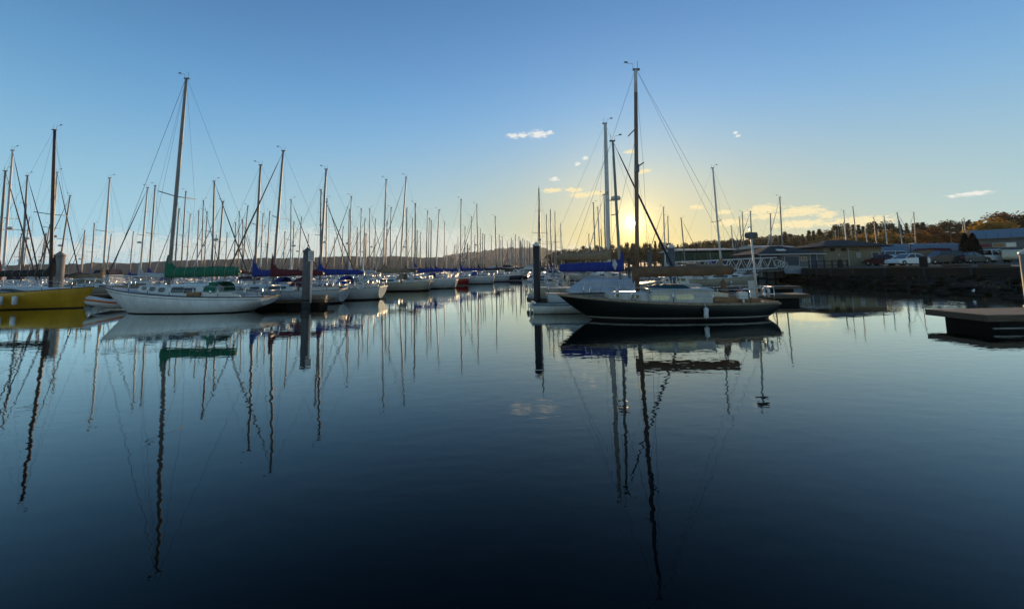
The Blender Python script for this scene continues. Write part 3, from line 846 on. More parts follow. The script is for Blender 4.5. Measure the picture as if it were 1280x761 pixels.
for px, py, k, Y in ((1020, 300, 'olive', 150), (1034, 301, 'olive', 150), (1046, 298, 'gold', 150), (1062, 300, 'olive', 150), (1080, 294, 'gold', 140), (1097, 296, 'gold', 140), (1110, 290, 'gold', 140), (1125, 297, 'olive', 140), (1140, 293, 'gold', 140),
                     (1152, 290, 'orange', 140), (1167, 284, 'rust', 140), (1178, 288, 'orange', 140), (1188, 290, 'rust', 140), (1214, 287, 'gold', 140), (1230, 278, 'gold', 120), (1240, 276, 'gold', 122), (1246, 268, 'rust', 126), (1256, 270, 'rust', 126), (1264, 266, 'rust', 130), (1277, 270, 'rust', 126), (1290, 272, 'orange', 126)):
    place_tree(k, px, py, Y)
TREES.sort(key=lambda t: t[0])
KINDTXT = {'fir': 'dark pointed fir tree', 'green': 'round dull green tree', 'olive': 'olive green autumn tree', 'gold': 'golden leaved autumn tree', 'orange': 'orange leaved autumn tree', 'rust': 'thin rust brown autumn tree'}
def zone(px):
    for lim, t in ((760, 'on the hazy treeline left of the blue covered boom'), (800, 'on the hazy treeline left of the low sun'), (850, 'on the hazy treeline just right of the low sun'), (900, 'on the treeline behind the dark green boathouse'),
                   (960, 'on the treeline behind the gangway'), (1030, 'on the treeline behind the dark hip roofed boathouse'), (1105, 'on the treeline behind the tan building'),
                   (1200, 'on the treeline behind the low blue warehouse'), (1400, 'on the treeline behind the tall blue warehouse')):
        if px < lim: return t
for px, o, kind, lab, grp in TREES:
    o['label'] = f"{KINDTXT[kind]} {zone(px)}"; o['group'] = f"{KINDTXT[kind]}s {zone(px)}"

# dark clipped evergreens in front of the warehouse
for k, (px, lab) in enumerate(((1205, 'dark dense evergreen cone beside the low blue warehouse, left of its twin'), (1215, 'dark dense evergreen cone touching the grey warehouse wall, right of its twin'))):
    rnd2 = random.Random(50 + k); p = P(px, 292, 52); z = ground_z(p.x, p.y); h = p.z - z
    t = thing('evergreen_shrub', lab, 'tree', (p.x, p.y, z)); t['group'] = 'dark evergreens by the warehouse'
    MB().tube([(0, 0, -.2), (0, 0, h * .8)], [.12, .03], 6).build('trunk', M['trunk'], t)
    mb = MB()
    for _ in range(2600):
        u = rnd2.random() ** 1.3; a = rnd2.uniform(0, 6.3); r_ = 1.0 * (1 - u) ** .75 * min(1, .55 + u * 4) * rnd2.random() ** .35 + .05
        leaf(mb, Vector((math.cos(a) * r_, math.sin(a) * r_, .15 + u * (h - .1))), rnd2.uniform(.07, .16), rnd2)
    mb.build('crown', M['yew'], t)

# ------------------------------------------------------------------ buildings on the shore
def hip_roof(x0, x1, y0, y1, z, h, inset, mt, parent, th=.14, name='roof'):
    mb = MB(); r0 = min((y1 - y0) / 2, (x1 - x0) / 2) * inset
    a = [(x0, y0, z), (x1, y0, z), (x1, y1, z), (x0, y1, z)]; ym = (y0 + y1) / 2
    b = [(x0 + r0, ym, z + h), (x1 - r0, ym, z + h)]
    c = [(x, y, z - th) for x, y, _ in a]
    vs = a + b + c
    mb.add(vs, [(0, 1, 5, 4), (1, 2, 5), (2, 3, 4, 5), (3, 0, 4), (6, 9, 8, 7), (0, 6, 7, 1), (1, 7, 8, 2), (2, 8, 9, 3), (3, 9, 6, 0)])
    return mb.build(name, mt, parent)
def opening(name, x, z, y, w, h, mt, parent, trim=True, th=.05):
    o = MB().box((x, y - th / 2, z), (w, th, h)).build(name, mt, parent)
    if trim:
        f = MB(); q = .07
        for cx_, cz, ww, hh in ((x - w / 2 - q / 2, z, q, h + 2 * q), (x + w / 2 + q / 2, z, q, h + 2 * q), (x, z + h / 2 + q / 2, w, q), (x, z - h / 2 - q / 2, w, q)):
            f.box((cx_, y - .045, cz), (ww, .09, hh))
        f.build('frame', M['trim'], o)
    return o
# tan building (its front wall runs across the view)
p0 = P(1031, 335, 56); p1 = P(1104, 335, 56); YB = 56
t = thing('tan_building', 'tan walled low building with dark hip roof at the parking lot edge', 'building', ((p0.x + p1.x) / 2, YB + 2.6, 0))
w2 = (p1.x - p0.x) / 2; zb = 1.2; ze = P(1065, 308, 56).z; ym = -2.6
w = MB().box((0, 0, (zb + ze) / 2), (2 * w2, 5.2, ze - zb)).build('wall', M['walltan'], t)
hip_roof(-w2 - .9, w2 + .9, -3.5, 3.5, ze + .05, 1.0, 1.0, M['roofdark'], t)
pxx = lambda px, Y=56: P(px, 330, Y).x - t.location.x
opening('louvre', pxx(1042), ze - .42, ym, .62, .42, M['blackcanvas'], t, False); opening('louvre', pxx(1056), ze - .42, ym, .62, .42, M['blackcanvas'], t, False)
opening('vent_slot', pxx(1069), ze - .5, ym, 1.3, .10, M['blackcanvas'], t, False)
opening('notice_board', pxx(1074), ze - 1.25, ym, .42, .55, M['wallpale'], t)
MB().box((pxx(1061.5), ym - .03, (zb + ze) / 2), (.07, .06, ze - zb)).build('downpipe', M['trim'], t)
opening('door', pxx(1095), zb + 1.35, ym, .9, 2.1, M['darkdoor'], t)
MB().lathe((pxx(1049), ym - .09, ze - 1.25), [(.02, 0), (.07, .03), (.07, .2), (.02, .24)], 8).build('wall_lamp', M['lampglass'], t)
# dark hip-roofed boathouse left of it, on short posts over the bank
pa = P(948, 318, 54); pb = P(1032, 318, 54)
t = thing('boathouse', 'grey boathouse with wide dark hip roof standing on posts over the bank', 'building', ((pa.x + pb.x) / 2, 57.5, 0))
w2 = (pb.x - pa.x) / 2; ze = P(1000, 317, 54).z; zb = P(1000, 337, 54).z
MB().box((1.6, 0, (zb + ze) / 2), (2 * w2 - 3.2, 6.0, ze - zb)).build('wall', M['wallgrey'], t)
hip_roof(-w2 - .2, w2 + .3, -3.6, 3.6, ze + .04, P(1000, 307, 57).z - ze, 1.15, M['roofdark'], t)
px3 = lambda px: P(px, 330, 54.5).x - t.location.x
opening('door', px3(1017), zb + 1.15, -3.0, .85, 1.95, M['darkdoor'], t)
opening('window', px3(1005), ze - .7, -3.0, .7, .5, M['glass'], t)
opening('panel', px3(990), (zb + ze) / 2 + .1, -3.0, 1.9, 1.2, M['darkdoor'], t)
MB().box((-w2 + .8, -2.6, (zb + ze) / 2 - .4), (.12, .12, ze - zb + .8)).build('porch_post', M['trim'], t)
MB().box((w2 * .25, -2.6, (zb + ze) / 2), (.10, .12, ze - zb)).build('porch_post', M['trim'], t)
MB().box((0, -3.58, ze - .06), (2 * w2 + .3, .06, .14)).build('gutter', M['trim'], t)
MB().box((px3(978), -2.9, ze + .55), (1.1, .5, .12), mtx=Matrix.Rotation(.28, 3, 'X')).build('skylight', M['lampglass'], t)
mb = MB()
for i in range(8): mb.tube([(-w2 + .4 + i * (2 * w2 - .8) / 7, -2.4, -.2), (-w2 + .4 + i * (2 * w2 - .8) / 7, -2.4, zb + .05)], .13, 8)
mb.build('foundation_posts', M['pile'], t)
MB().box((0, -.2, zb - .12), (2 * w2, 6.6, .2)).build('floor_platform', M['plank'], t)
# pale overturned-looking float shed skirt under the boathouse
pc = P(983, 338, 52.6); pd = P(1008, 338, 52.6)
tag(MB().prism([(pc.x, 1.0), (pd.x - .6, .85), (pd.x, 1.45), (pd.x, 1.85), (pc.x, 1.85)], 'y', 52.2, 53.0).build('skirting_board', M['wallpale']), 'pale blue grey boarding below the boathouse wall', 'boarding')
# wooden deck with dark railings
pa = P(1011, 338, 51.5); pb = P(1061, 338, 51.5); zd = P(1035, 337, 51.5).z
t = thing('railed_deck', 'wooden walkway deck with dark railings in front of the tan building', 'deck', (0, 0, 0))
MB().box(((pa.x + pb.x) / 2, 53, zd - .08), (pb.x - pa.x, 3.2, .16)).build('deck_floor', M['plank'], t)
n = 6
for i in range(n):
    x = lerp(pa.x + .1, pb.x - .1, i / (n - 1)); MB().box((x, 51.5, zd + .15), (.12, .12, 2.1)).build('post', M['pile'], t)
for dz in (.55, 1.08): MB().box(((pa.x + pb.x) / 2, 51.44, zd + dz), (pb.x - pa.x, .05, .10)).build('handrail', M['pile'], t)
q = P(1050.5, 333, 50.8); tag(MB().lathe((q.x, q.y, zd - .9), [(.28, 0), (.28, 2.0), (.3, 2.05), (.05, 2.2)], 10).build('dark_piling', M['pile']), 'thick dark post standing against the deck railing', 'piling')
# low blue warehouse
def shed(name, label, A, B, deep, ze, zr, wallm, roofm):
    """A, B: the ends of the front wall on the ground, deep: metres to the back wall"""
    zb = min(ground_z(A.x, A.y), ground_z(B.x, B.y)) - .3
    d = B - A; rz = math.atan2(d.y, d.x); bk = Vector((-math.sin(rz), math.cos(rz), 0)); c = (A + B) / 2 + bk * deep / 2
    t = thing(name, label, 'building', (c.x, c.y, 0), rz); hx, hy = math.hypot(d.x, d.y) / 2, deep / 2
    MB().box((0, 0, (zb + ze) / 2), (2 * hx, 2 * hy, ze - zb)).build('wall', wallm, t)
    mb = MB(); o_ = .5; rings = []
    mb.prism([(-hy - o_, ze - .02), (0, zr), (hy + o_, ze - .02), (hy + o_, ze + .14), (0, zr + .16), (-hy - o_, ze + .14)], 'x', -hx - o_, hx + o_)
    k = int(2 * hx / 1.2)
    for i in range(k + 1):
        x = -hx + i * 2 * hx / k
        for sg in (-1, 1): mb.tube([(x, sg * (hy + o_), ze + .16), (x, 0, zr + .18)], .035, 4)
    mb.build('roof', roofm, t)
    g = MB().prism([(-hy, ze - .01), (hy, ze - .01), (0, zr - .02)], 'x', -hx + .02, hx - .02).build('gable', wallm, t)
    return t, hx, hy, zb
a = P(1096, 320, 68); b = P(1221, 320, 66)
t, hx, hy, zb = shed('low_warehouse', 'long low warehouse with pale blue metal roof behind the parked cars', a, b, 8, P(1160, 316, 67).z, P(1160, 305.5, 71).z, M['wallgrey'], M['roofblue'])
for i in range(5): opening('roller_door', -hx + 2.2 + i * 4.2, zb + 1.3, -hy, 2.2, 1.7, M['wallpale'] if i % 2 else M['darkdoor'], t)
a = P(1220, 320, 63); b = a + Vector((.64, -.77, 0)) * 26
ze = P(1217, 299.5, 63).z
t, hx, hy, zb = shed('tall_warehouse', 'tall grey warehouse with blue metal roof and red wall sign', a, b, 10, ze, ze + 1.5, M['wallgrey'], M['roofblue'])
for px, ww, hh, mm, nm in ((1232, .95, .5, 'signred', 'wall_sign'), (1249, 1.1, .55, 'glass', 'window'), (1264, .9, .6, 'lampglass', 'window'), (1277, 2.5, 1.9, 'darkdoor', 'roller_door')):
    # where the sight line meets the front wall
    d_ = raydir(px, 308); best = min((abs((a + (b - a) * (k_ / 400)).x * d_.y - (a + (b - a) * (k_ / 400)).y * d_.x), k_) for k_ in range(401))[1]
    opening(nm, -hx + 2 * hx * best / 400, ze - 1.0 if nm != 'roller_door' else zb + 1.3, -hy, ww, hh, M[mm], t, nm == 'window')
# kiosk-like covered boat under tan and maroon cover behind the cars
q = P(1163, 325, 54); z = ground_z(q.x, q.y)
t = thing('covered_motorboat', 'motorboat on a trailer with maroon topped tan cover behind the parked cars', 'boat', (q.x, q.y, z))
MB().prism([(-2.3, .5), (2.0, .45), (2.3, 1.0), (-2.7, 1.05)], 'y', -.9, .9).build('hull', M['carwhite'], t)
MB().prism([(-2.7, 1.06), (2.3, 1.01), (2.2, 1.45), (1.6, 1.75), (-1.3, 1.85), (-1.7, 1.6)], 'y', -.86, .86).build('cover', M['tan'], t)
MB().prism([(-1.5, 1.86), (1.75, 1.78), (2.3, 1.5), (2.5, 1.55), (1.8, 2.05), (-.9, 2.12)], 'y', -.9, .9).build('top_cover', M['maroon'], t)
mb = MB().tube([(-2.2, .7, .4), (2.6, .7, .4)], .06, 6).tube([(-2.2, -.7, .4), (2.6, -.7, .4)], .06, 6)
mb.build('trailer_frame', M['pile'], t)
for sy in (.8, -.8): MB().torus((.4, sy, .32), .24, .09, 'y').build('wheel', M['tyre'], t)

# ------------------------------------------------------------------ parked cars
def car(name, label, px, py, Y, prof, glass, wheels, L, wd, paint, rz=0.0, bed=None):
    q = P(px, py, Y); z = ground_z(q.x, q.y)
    t = thing(name, label, 'car' if 'pickup' not in name else 'truck', (q.x, q.y, z), rz, 'cars in the parking lot')
    rings = []
    for k, (sy, zz) in enumerate(((-1, 0), (-.94, 1), (.94, 1), (1, 0))): pass
    # body: lower shell and tapered greenhouse
    low = prof; n = len(low)
    MB().prism(low, 'y', -wd / 2, wd / 2, False).build('body', paint, t)
    gb = MB(); hw = wd / 2 - .05; tw = wd / 2 - .22
    a, b, c, d = glass   # bottom rear, top rear, top front, bottom front (x,z)
    rr = [[(a[0], -hw, a[1]), (b[0], -tw, b[1]), (c[0], -tw, c[1]), (d[0], -hw, d[1])], [(a[0], hw, a[1]), (b[0], tw, b[1]), (c[0], tw, c[1]), (d[0], hw, d[1])]]
    gb.rings(rr, smooth=False); gb.build('windows', M['glass'], t)
    rf = MB(); e = .02
    rf.rings([[(b[0] - .06, -tw - .02, b[1] - .03), (b[0] + .03, -tw + .05, b[1] + .05), (c[0] - .03, -tw + .05, c[1] + .05), (c[0] + .06, -tw - .02, c[1] - .03)],
              [(b[0] - .06, tw + .02, b[1] - .03), (b[0] + .03, tw - .05, b[1] + .05), (c[0] - .03, tw - .05, c[1] + .05), (c[0] + .06, tw + .02, c[1] - .03)]], smooth=False)
    for xa, xb in ((a, b), (d, c), ((lerp(a[0], d[0], .5), a[1]), (lerp(b[0], c[0], .5), b[1]))):
        for sg in (-1, 1): rf.tube([(xa[0], sg * (hw + .005), xa[1]), (xb[0], sg * (tw + .005), xb[1])], .04, 4)
    rf.build('roof', paint, t)
    for x in wheels:
        for sg in (-1, 1):
            w_ = MB().lathe((0, 0, -.1), [(.2, 0), (.31, 0), (.33, .04), (.33, .16), (.31, .2), (.2, .2)], 16)
            for i, v in enumerate(w_.v): w_.v[i] = (v[0] + x, sg * (wd / 2 - .09) + v[2], v[1] + .33)
            o = w_.build('wheel', M['tyre'], t)
            r_ = MB().lathe((0, 0, -.08), [(.03, 0), (.2, .01), (.2, .15), (.03, .19)], 10)
            for i, v in enumerate(r_.v): r_.v[i] = (v[0] + x, sg * (wd / 2 - .075) + sg * v[2], v[1] + .33)
            r_.build('rim', M['rim'], o)
    xf = max(v[0] for v in prof); xr = min(v[0] for v in prof)
    for sg in (-1, 1):
        MB().box((xf - .09, sg * (wd / 2 - .28), .68), (.2, .34, .13)).build('headlight', M['lampglass'], t)
        MB().box((xr + .06, sg * (wd / 2 - .2), .78), (.14, .26, .16)).build('tail_light', M['red'], t)
    return t
SEDAN = [(-2.15, .35), (-2.2, .75), (-2.0, .98), (-1.2, 1.0), (.85, .92), (1.8, .78), (2.12, .6), (2.15, .32), (1.75, .24), (-1.8, .24)]
SG = ((-1.75, .97), (-.9, 1.40), (.15, 1.42), (1.15, .90))
SUV = [(-2.2, .4), (-2.25, 1.0), (-2.05, 1.08), (1.0, 1.05), (1.95, .95), (2.2, .7), (2.2, .4), (1.8, .3), (-1.8, .3)]
SUVG = ((-2.1, 1.06), (-1.75, 1.66), (.2, 1.70), (1.05, 1.04))
car('parked_car', 'white hatchback parked side on facing left near the lot edge', 1134, 329, 50, SEDAN, SG, (-1.35, 1.4), 4.3, 1.75, M['carwhite'], PI + .1)
car('parked_car', 'dark green black estate car parked right of the white hatchback', 1176, 328, 51, SUV, SUVG, (-1.4, 1.4), 4.4, 1.8, M['cardark'], PI - .1)
car('parked_car', 'black car parked in shade in front of the dark evergreens', 1212, 327, 50.5, SEDAN, SG, (-1.35, 1.4), 4.3, 1.75, M['cardark'], .2)
car('parked_van', 'white van parked far back against the low blue warehouse', 1110, 322, 61, [(-2.3, .4), (-2.35, 1.3), (-1.9, 1.36), (1.4, 1.32), (2.2, 1.0), (2.35, .7), (2.3, .4), (1.8, .3), (-1.8, .3)], ((-2.1, 1.34), (-2.0, 2.0), (.9, 2.0), (1.5, 1.3)), (-1.45, 1.5), 4.7, 1.85, M['carwhite'], PI)
t = car('pickup_truck', 'white pickup truck with open bed parked by the tall warehouse', 1236, 326, 52, [(-2.5, .5), (-2.5, .98), (-.4, .98), (1.4, 1.0), (2.4, .92), (2.55, .6), (2.5, .38), (1.9, .3), (-1.8, .36)], ((-.45, .97), (-.35, 1.65), (.75, 1.67), (1.4, .99)), (-1.5, 1.6), 5.0, 1.85, M['carwhite'], 0.0)
car('parked_car', 'dark red car half hidden beside the tan building', 1106, 330, 53, SEDAN, SG, (-1.35, 1.4), 4.3, 1.7, M['carred'], PI / 2 + .3)
# white teardrop camper at the frame edge
q = P(1268, 325, 50); z = ground_z(q.x, q.y)
t = thing('camper_trailer', 'small cream white camper trailer beside the tall pointed piling', 'trailer', (q.x, q.y, z), .5)
MB().prism([(-1.0, .35), (1.1, .35), (1.25, .7), (1.1, 1.2), (.5, 1.55), (-.5, 1.6), (-1.05, 1.2), (-1.2, .7)], 'y', -.75, .75, True).build('body', M['cream'], t)
opening('window', 0.1, 1.1, -.75, .55, .4, M['glass'], t)
for sy in (.78, -.78): MB().torus((0, sy, .3), .22, .08, 'y').build('wheel', M['tyre'], t)
MB().tube([(1.1, 0, .4), (1.9, 0, .38)], .04, 6).build('tow_bar', M['pile'], t)
# post and lamps
q = P(1155, 334, 42.5); z = ground_z(q.x, q.y)
tag(MB().lathe((q.x, q.y, z - .6), [(.34, 0), (.34, 1.55), (.38, 1.6), (.34, 1.72), (.1, 1.78)], 12).build('dark_piling', M['pile']), 'stout dark post at the lot edge in front of the black estate car', 'piling')
def lamp(label, px, top, base_y, Y, arms, h=None):
    q = P(px, top, Y); z = ground_z(q.x, q.y)
    t = thing('street_lamp', label, 'street lamp', (q.x, q.y, z), 0, 'lamp posts on the shore'); hh = q.z - z
    MB().tube([(0, 0, 0), (0, 0, hh)], [.11, .06], 8).build('pole', M['pile'], t)
    for dx, dz in arms:
        MB().tube([(0, 0, hh - .25 + dz), (dx, 0, hh + dz)], .035, 5).build('arm', M['pile'], t)
        MB().box((dx, 0, hh + dz + .05), (.62, .28, .14)).build('lamp_head', M['lampglass'], t)
lamp('twin headed lamp post rising behind the tan building roof', 1048, 282, 305, 66, [(-.5, 0), (.5, 0)])
lamp('white lamp post with three heads among the autumn trees', 1188, 287, 306, 96, [(.6, .4), (-.9, -.6), (.7, -.8)])
lamp('thin lamp post standing before the low blue warehouse', 1137.5, 305, 320, 60, [(.25, 0)])
# gull on the bank
q = W(1217, 366.3, .2); t = thing('gull', 'white gull standing on the dark bank above the floating dock', 'bird', (q.x, q.y, .22), .4)
t.scale = (.6, .6, .6)
b = MB().ball((0, 0, .2), .13, 10, 6, (1.7, .8, .85)); b.ball((.2, 0, .33), .065, 8, 5); b.tube([(.12, 0, .24), (.2, 0, .33)], [.08, .055], 6)
b.add([(-.2, -.05, .2), (-.2, .05, .2), (-.42, 0, .2)], [(0, 1, 2)]); b.build('body', M['feather'], t)
MB().tube([(.25, 0, .33), (.33, 0, .32)], [.018, .004], 5).build('beak', M['orange'], t)
for sy in (.04, -.04): MB().tube([(.02, sy, .1), (.02, sy, -.06)], .008, 4).build('leg', M['orange'], t)

# ------------------------------------------------------------------ docks and pilings
def dock(label, x0, x1, y0, y1, z=.5, planks_x=True, rz=0.0, name='floating_dock', floats=True, fascia=.2, group='floating docks'):
    cx_, cy_ = (x0 + x1) / 2, (y0 + y1) / 2
    t = thing(name, label, 'dock', (cx_, cy_, 0), rz, group); hx, hy = (x1 - x0) / 2, (y1 - y0) / 2
    mb = MB()
    if hx > hy:
        k = max(2, int(2 * hx / .16)) if hx < 8 else 60
        for i in range(k):
            a = -hx + 2 * hx * i / k; mb.box((a + hx / k, 0, z - .02 + (i * 7 % 5) * .001), (2 * hx / k - .008, 2 * hy, .045))
    else:
        k = max(2, int(2 * hy / .16)) if hy < 8 else 60
        for i in range(k):
            a = -hy + 2 * hy * i / k; mb.box((0, a + hy / k, z - .02 + (i * 7 % 5) * .001), (2 * hx, 2 * hy / k - .008, .045))
    mb.build('decking', M['plank'], t)
    f = MB()
    f.box((0, -hy - .05, z - fascia / 2), (2 * hx + .2, .1, fascia)).box((0, hy + .05, z - fascia / 2), (2 * hx + .2, .1, fascia))
    f.box((-hx - .05, 0, z - fascia / 2), (.1, 2 * hy, fascia)).box((hx + .05, 0, z - fascia / 2), (.1, 2 * hy, fascia))
    f.build('whaler', M['timber'], t)
    if floats:
        g = MB(); n = max(2, int(max(hx, hy) / 1.6))
        for i in range(n):
            u = -1 + 2 * (i + .5) / n
            if hx > hy: g.box((u * hx, 0, (z - fascia) / 2 - .2), (2 * hx / n * .78, 2 * hy * .92, z - fascia + .4))
            else: g.box((0, u * hy, (z - fascia) / 2 - .2), (2 * hx * .92, 2 * hy / n * .78, z - fascia + .4))
        g.build('float_tubs', M['float'], t)
    c = MB()
    n = max(1, int(hx / 3))
    for i in range(n):
        u = -hx + 2 * hx * (i + .5) / n
        for sg in (-1, 1): c.box((u, sg * (hy - .08), z + .06), (.26, .05, .04)).box((u - .05, sg * (hy - .08), z + .02), (.03, .04, .06)).box((u + .05, sg * (hy - .08), z + .02), (.03, .04, .06))
    c.build('cleats', M['steel'], t)
    return t
PIERS = [(-17, -11.7, 25.0, 26.2), (-38, -11.6, 35.4, 36.6), (-36, -9.6, 51.0, 52.2), (-40, -7.0, 63.4, 64.6), (-50, -4.6, 80.0, 81.2)]
for (a, b, c, d), lab in zip(PIERS, ('dark floating dock behind the white sloop ending at the sign piling', 'floating dock with a wooden end left of the tan covered sailboat', 'floating dock behind the red hulled sailboat', 'floating dock beyond the blue covered sailboats on the left', 'far floating dock on the left side of the fairway')):
    dock(lab, a, b, c, d)
dock('dark floating dock crossing the far end of the open fairway', -1.5, 16, 92, 93.4, group='floating docks')
dock('floating dock under the tall black piling beside the little skiff', 0.9, 16.5, 22.7, 23.9)
dock('floating dock behind the black sloop near the round capped pilings', 10.0, 22.0, 31.0, 32.2)
dock('floating dock leading to the foot of the white gangway', 11, 21.5, 44.0, 45.4)
# the near float at the frame edge
c1 = W(1160, 406); ang = math.atan2(12.51 - 14.28, 14.71 - 14.52)
t = dock('grey plank float with black tubs at the lower edge of the bank', 14.8, 22.2, 12.7, 14.4, z=.52, fascia=.2)
for i, lab in enumerate(('upper', 'lower')): pass
MB().box((0, -.98, .12), (7.4, .05, .035)).build('float_strap', M['concrete'], t)
# dock box on the second pier
q = P(464, 366, 35.9)
tag(MB().box((q.x - .1, 36.0, .80), (.9, .7, .55)).box((q.x - .1, 36.0, 1.09), (.96, .76, .06)).build('dock_box', M['cream']), 'cream dock box standing at the end of the second left dock', 'dock box')
q = P(398, 373, 25.5)
tag(MB().box((q.x - .1, 25.45, .62), (1.3, .26, .22)).build('timber_bumper', M['teak']), 'pale timber bumper across the dock end below the sign', 'timber')

def piling(label, px, top, Y, r_, mt, cap='cone', capmt='capwhite', name='piling', capb='cap'):
    q = P(px, top, Y)
    t = thing(name, label, 'piling', (q.x, q.y, 0)); h = q.z
    ch = r_ * 1.1
    MB().tube([(0, 0, -2), (0, 0, h * .4), (0, 0, h - ch)], [r_ * 1.02, r_, r_ * .98], 14).build('post', mt, t)
    if cap == 'cone': MB().lathe((0, 0, h - ch - .05), [(r_ * 1.06, 0), (r_ * 1.08, .1), (r_ * .55, ch * .72), (.02, ch + .05)], 14, True).build('cap', M[capmt], t)
    else: MB().lathe((0, 0, h - ch), [(r_ * 1.06, -.06), (r_ * 1.06, .05), (r_ * .9, ch * .45), (r_ * .5, ch * .82), (.02, ch)], 14).build('cap', M[capmt], t)
    MB().lathe((0, 0, .45), [(r_ * 1.02, 0), (r_ * 1.22, .0), (r_ * 1.22, .1), (r_ * 1.02, .1)], 14).build('pile_collar', M['rubber'], t)
    MB().lathe((0, 0, 0), [(r_ * 1.03, -.1), (r_ * 1.05, .1), (r_ * 1.045, .32), (r_ * 1.0, .38)], 14).build('weed_band', M['rubber'], t)
    return t
piling('pale weathered piling with cone cap behind the yellow sloop', 75.5, 314, 30.2, .31, M['piletan'], capmt='piletan')
piling('grey piling with pointed cap beside the white notice sign', 384.5, 309, 24.4, .24, M['pilegrey'], capmt='pilegrey')
piling('tall near black piling with white cone cap at the fairway edge', 670, 302, 22.1, .185, M['pile'])
piling('dark slim piling behind the brown covered boom of the black sloop', 785.5, 322, 40, .14, M['pile'], capmt='pile')
piling('smaller grey round capped piling left of a larger one', 811.5, 313, 38, .19, M['pilegrey'], cap='dome', capmt='pilegrey')
piling('larger grey piling with white domed cap left of the gangway', 838.5, 305, 31.5, .25, M['pilegrey'], cap='dome')
piling('pale edged piling with pointed white cap at the right frame edge', 1283, 309, 14.85, .21, M['piletan'])
q = P(454, 322, 36.2)
t = thing('white_pipe_post', 'slim white pipe post standing on the second left dock', 'post', (q.x, q.y, .5)); MB().tube([(0, 0, 0), (0, 0, q.z - .5)], .075, 8).build('pipe', M['capwhite'], t)
MB().lathe((0, 0, q.z - .5), [(.09, -.04), (.09, .04), (.02, .08)], 8).build('cap', M['capwhite'], t)
# notice sign on its pipe
q = P(389.3, 320, 24.05)
t = thing('notice_sign', 'small white notice sign on a white pipe beside the grey piling', 'sign', (q.x, q.y, 0))
MB().tube([(0, .05, .35), (0, .05, q.z + .28)], .045, 8).build('pipe', M['capwhite'], t)
bd = MB().box((0, 0, q.z), (.36, .025, .62)).build('board', M['capwhite'], t)
mb = MB()
for i, w in enumerate((.24, .2, .26, .22)): mb.box((0, -.016, q.z + .2 - i * .12), (w, .006, .035))
mb.build('lettering', M['pile'], bd)
# white truss gangway
a = P(842, 332, 45.5); b = P(966, 331.5, 49.0)
t = thing('gangway', 'white truss gangway sloping from the dock up to the boathouse', 'gangway', (0, 0, 0))
a = Vector((a.x, a.y, 1.35)); b = Vector((b.x, b.y, 1.75)); d = (b - a); nrm = Vector((-d.y, d.x, 0)).normalized() * .6; hh = 1.25
NB = 9
for nm, f in (('bottom_rail', 0), ('top_rail', hh)):
    for sg in (-1, 1): MB().tube([a + nrm * sg + Vector((0, 0, f)), b + nrm * sg + Vector((0, 0, f))], .08, 6).build(nm, M['alulight'], t)
for sg in (-1, 1):
    for i in range(NB):
        p0 = a.lerp(b, i / NB) + nrm * sg; p1 = a.lerp(b, (i + .5) / NB) + nrm * sg + Vector((0, 0, hh)); p2 = a.lerp(b, (i + 1) / NB) + nrm * sg
        MB().tube([p0, p1, p2], .06, 6).build('diagonal', M['alulight'], t)
mb = MB(); mb.add([a + nrm, b + nrm, b - nrm, a - nrm, a + nrm + Vector((0, 0, -.06)), b + nrm + Vector((0, 0, -.06)), b - nrm + Vector((0, 0, -.06)), a - nrm + Vector((0, 0, -.06))], [(0, 1, 2, 3), (7, 6, 5, 4), (0, 4, 5, 1), (2, 6, 7, 3)])
mb.build('walkway', M['greydeck'], t)
mb = MB()
for k in range(3): mb.torus((b.x + .1 + k * .45, b.y - .7, b.z + .55 - .1 * k), .42 - .05 * k, .04, 'y', 18, 5)
tag(mb.build('hose_coil', M['alulight']), 'pale coiled hoses hanging at the shore end of the gangway', 'hose')
# dark green covered moorage
def moorage(label, px0, px1, Y, ytop, wallm, depth=9):
    a = P(px0, ytop, Y); b = P(px1, ytop, Y); ze = a.z
    t = thing('covered_moorage', label, 'boathouse', ((a.x + b.x) / 2, Y + depth / 2, 0)); hx = (b.x - a.x) / 2; hy = depth / 2
    MB().box((0, hy - .1, ze / 2 + .1), (2 * hx, .16, ze - .3)).box((-hx + .1, 0, ze / 2 + .1), (.16, 2 * hy - .4, ze - .3)).box((hx - .1, 0, ze / 2 + .1), (.16, 2 * hy - .4, ze - .3)).build('wall', wallm, t)
    MB().box((0, -hy + .1, ze * .62), (2 * hx - .4, .12, ze * .62)).build('front_panel', wallm, t)
    MB().prism([(-hy - .5, ze - .05), (hy + .5, ze - .05), (hy + .5, ze + .12), (0, ze + .55), (-hy - .5, ze + .12)], 'x', -hx - .4, hx + .4).build('roof', M['trim'], t)
    for i in range(5): MB().box((-hx + .2 + i * (2 * hx - .4) / 4, -hy - .05, ze / 2), (.16, .16, ze)).build('post', M['pilegrey'], t)
    MB().box((0, 0, .2), (2 * hx, 2 * hy, .3)).build('float_base', M['float'], t)
moorage('long dark green boathouse with pale flat roof beyond the gangway', 850, 918, 74, 313.5, M['wallgreen'])
moorage('grey boathouse with pale roof behind the dark hip roofed boathouse', 953, 988, 70, 309.5, M['wallgrey'])

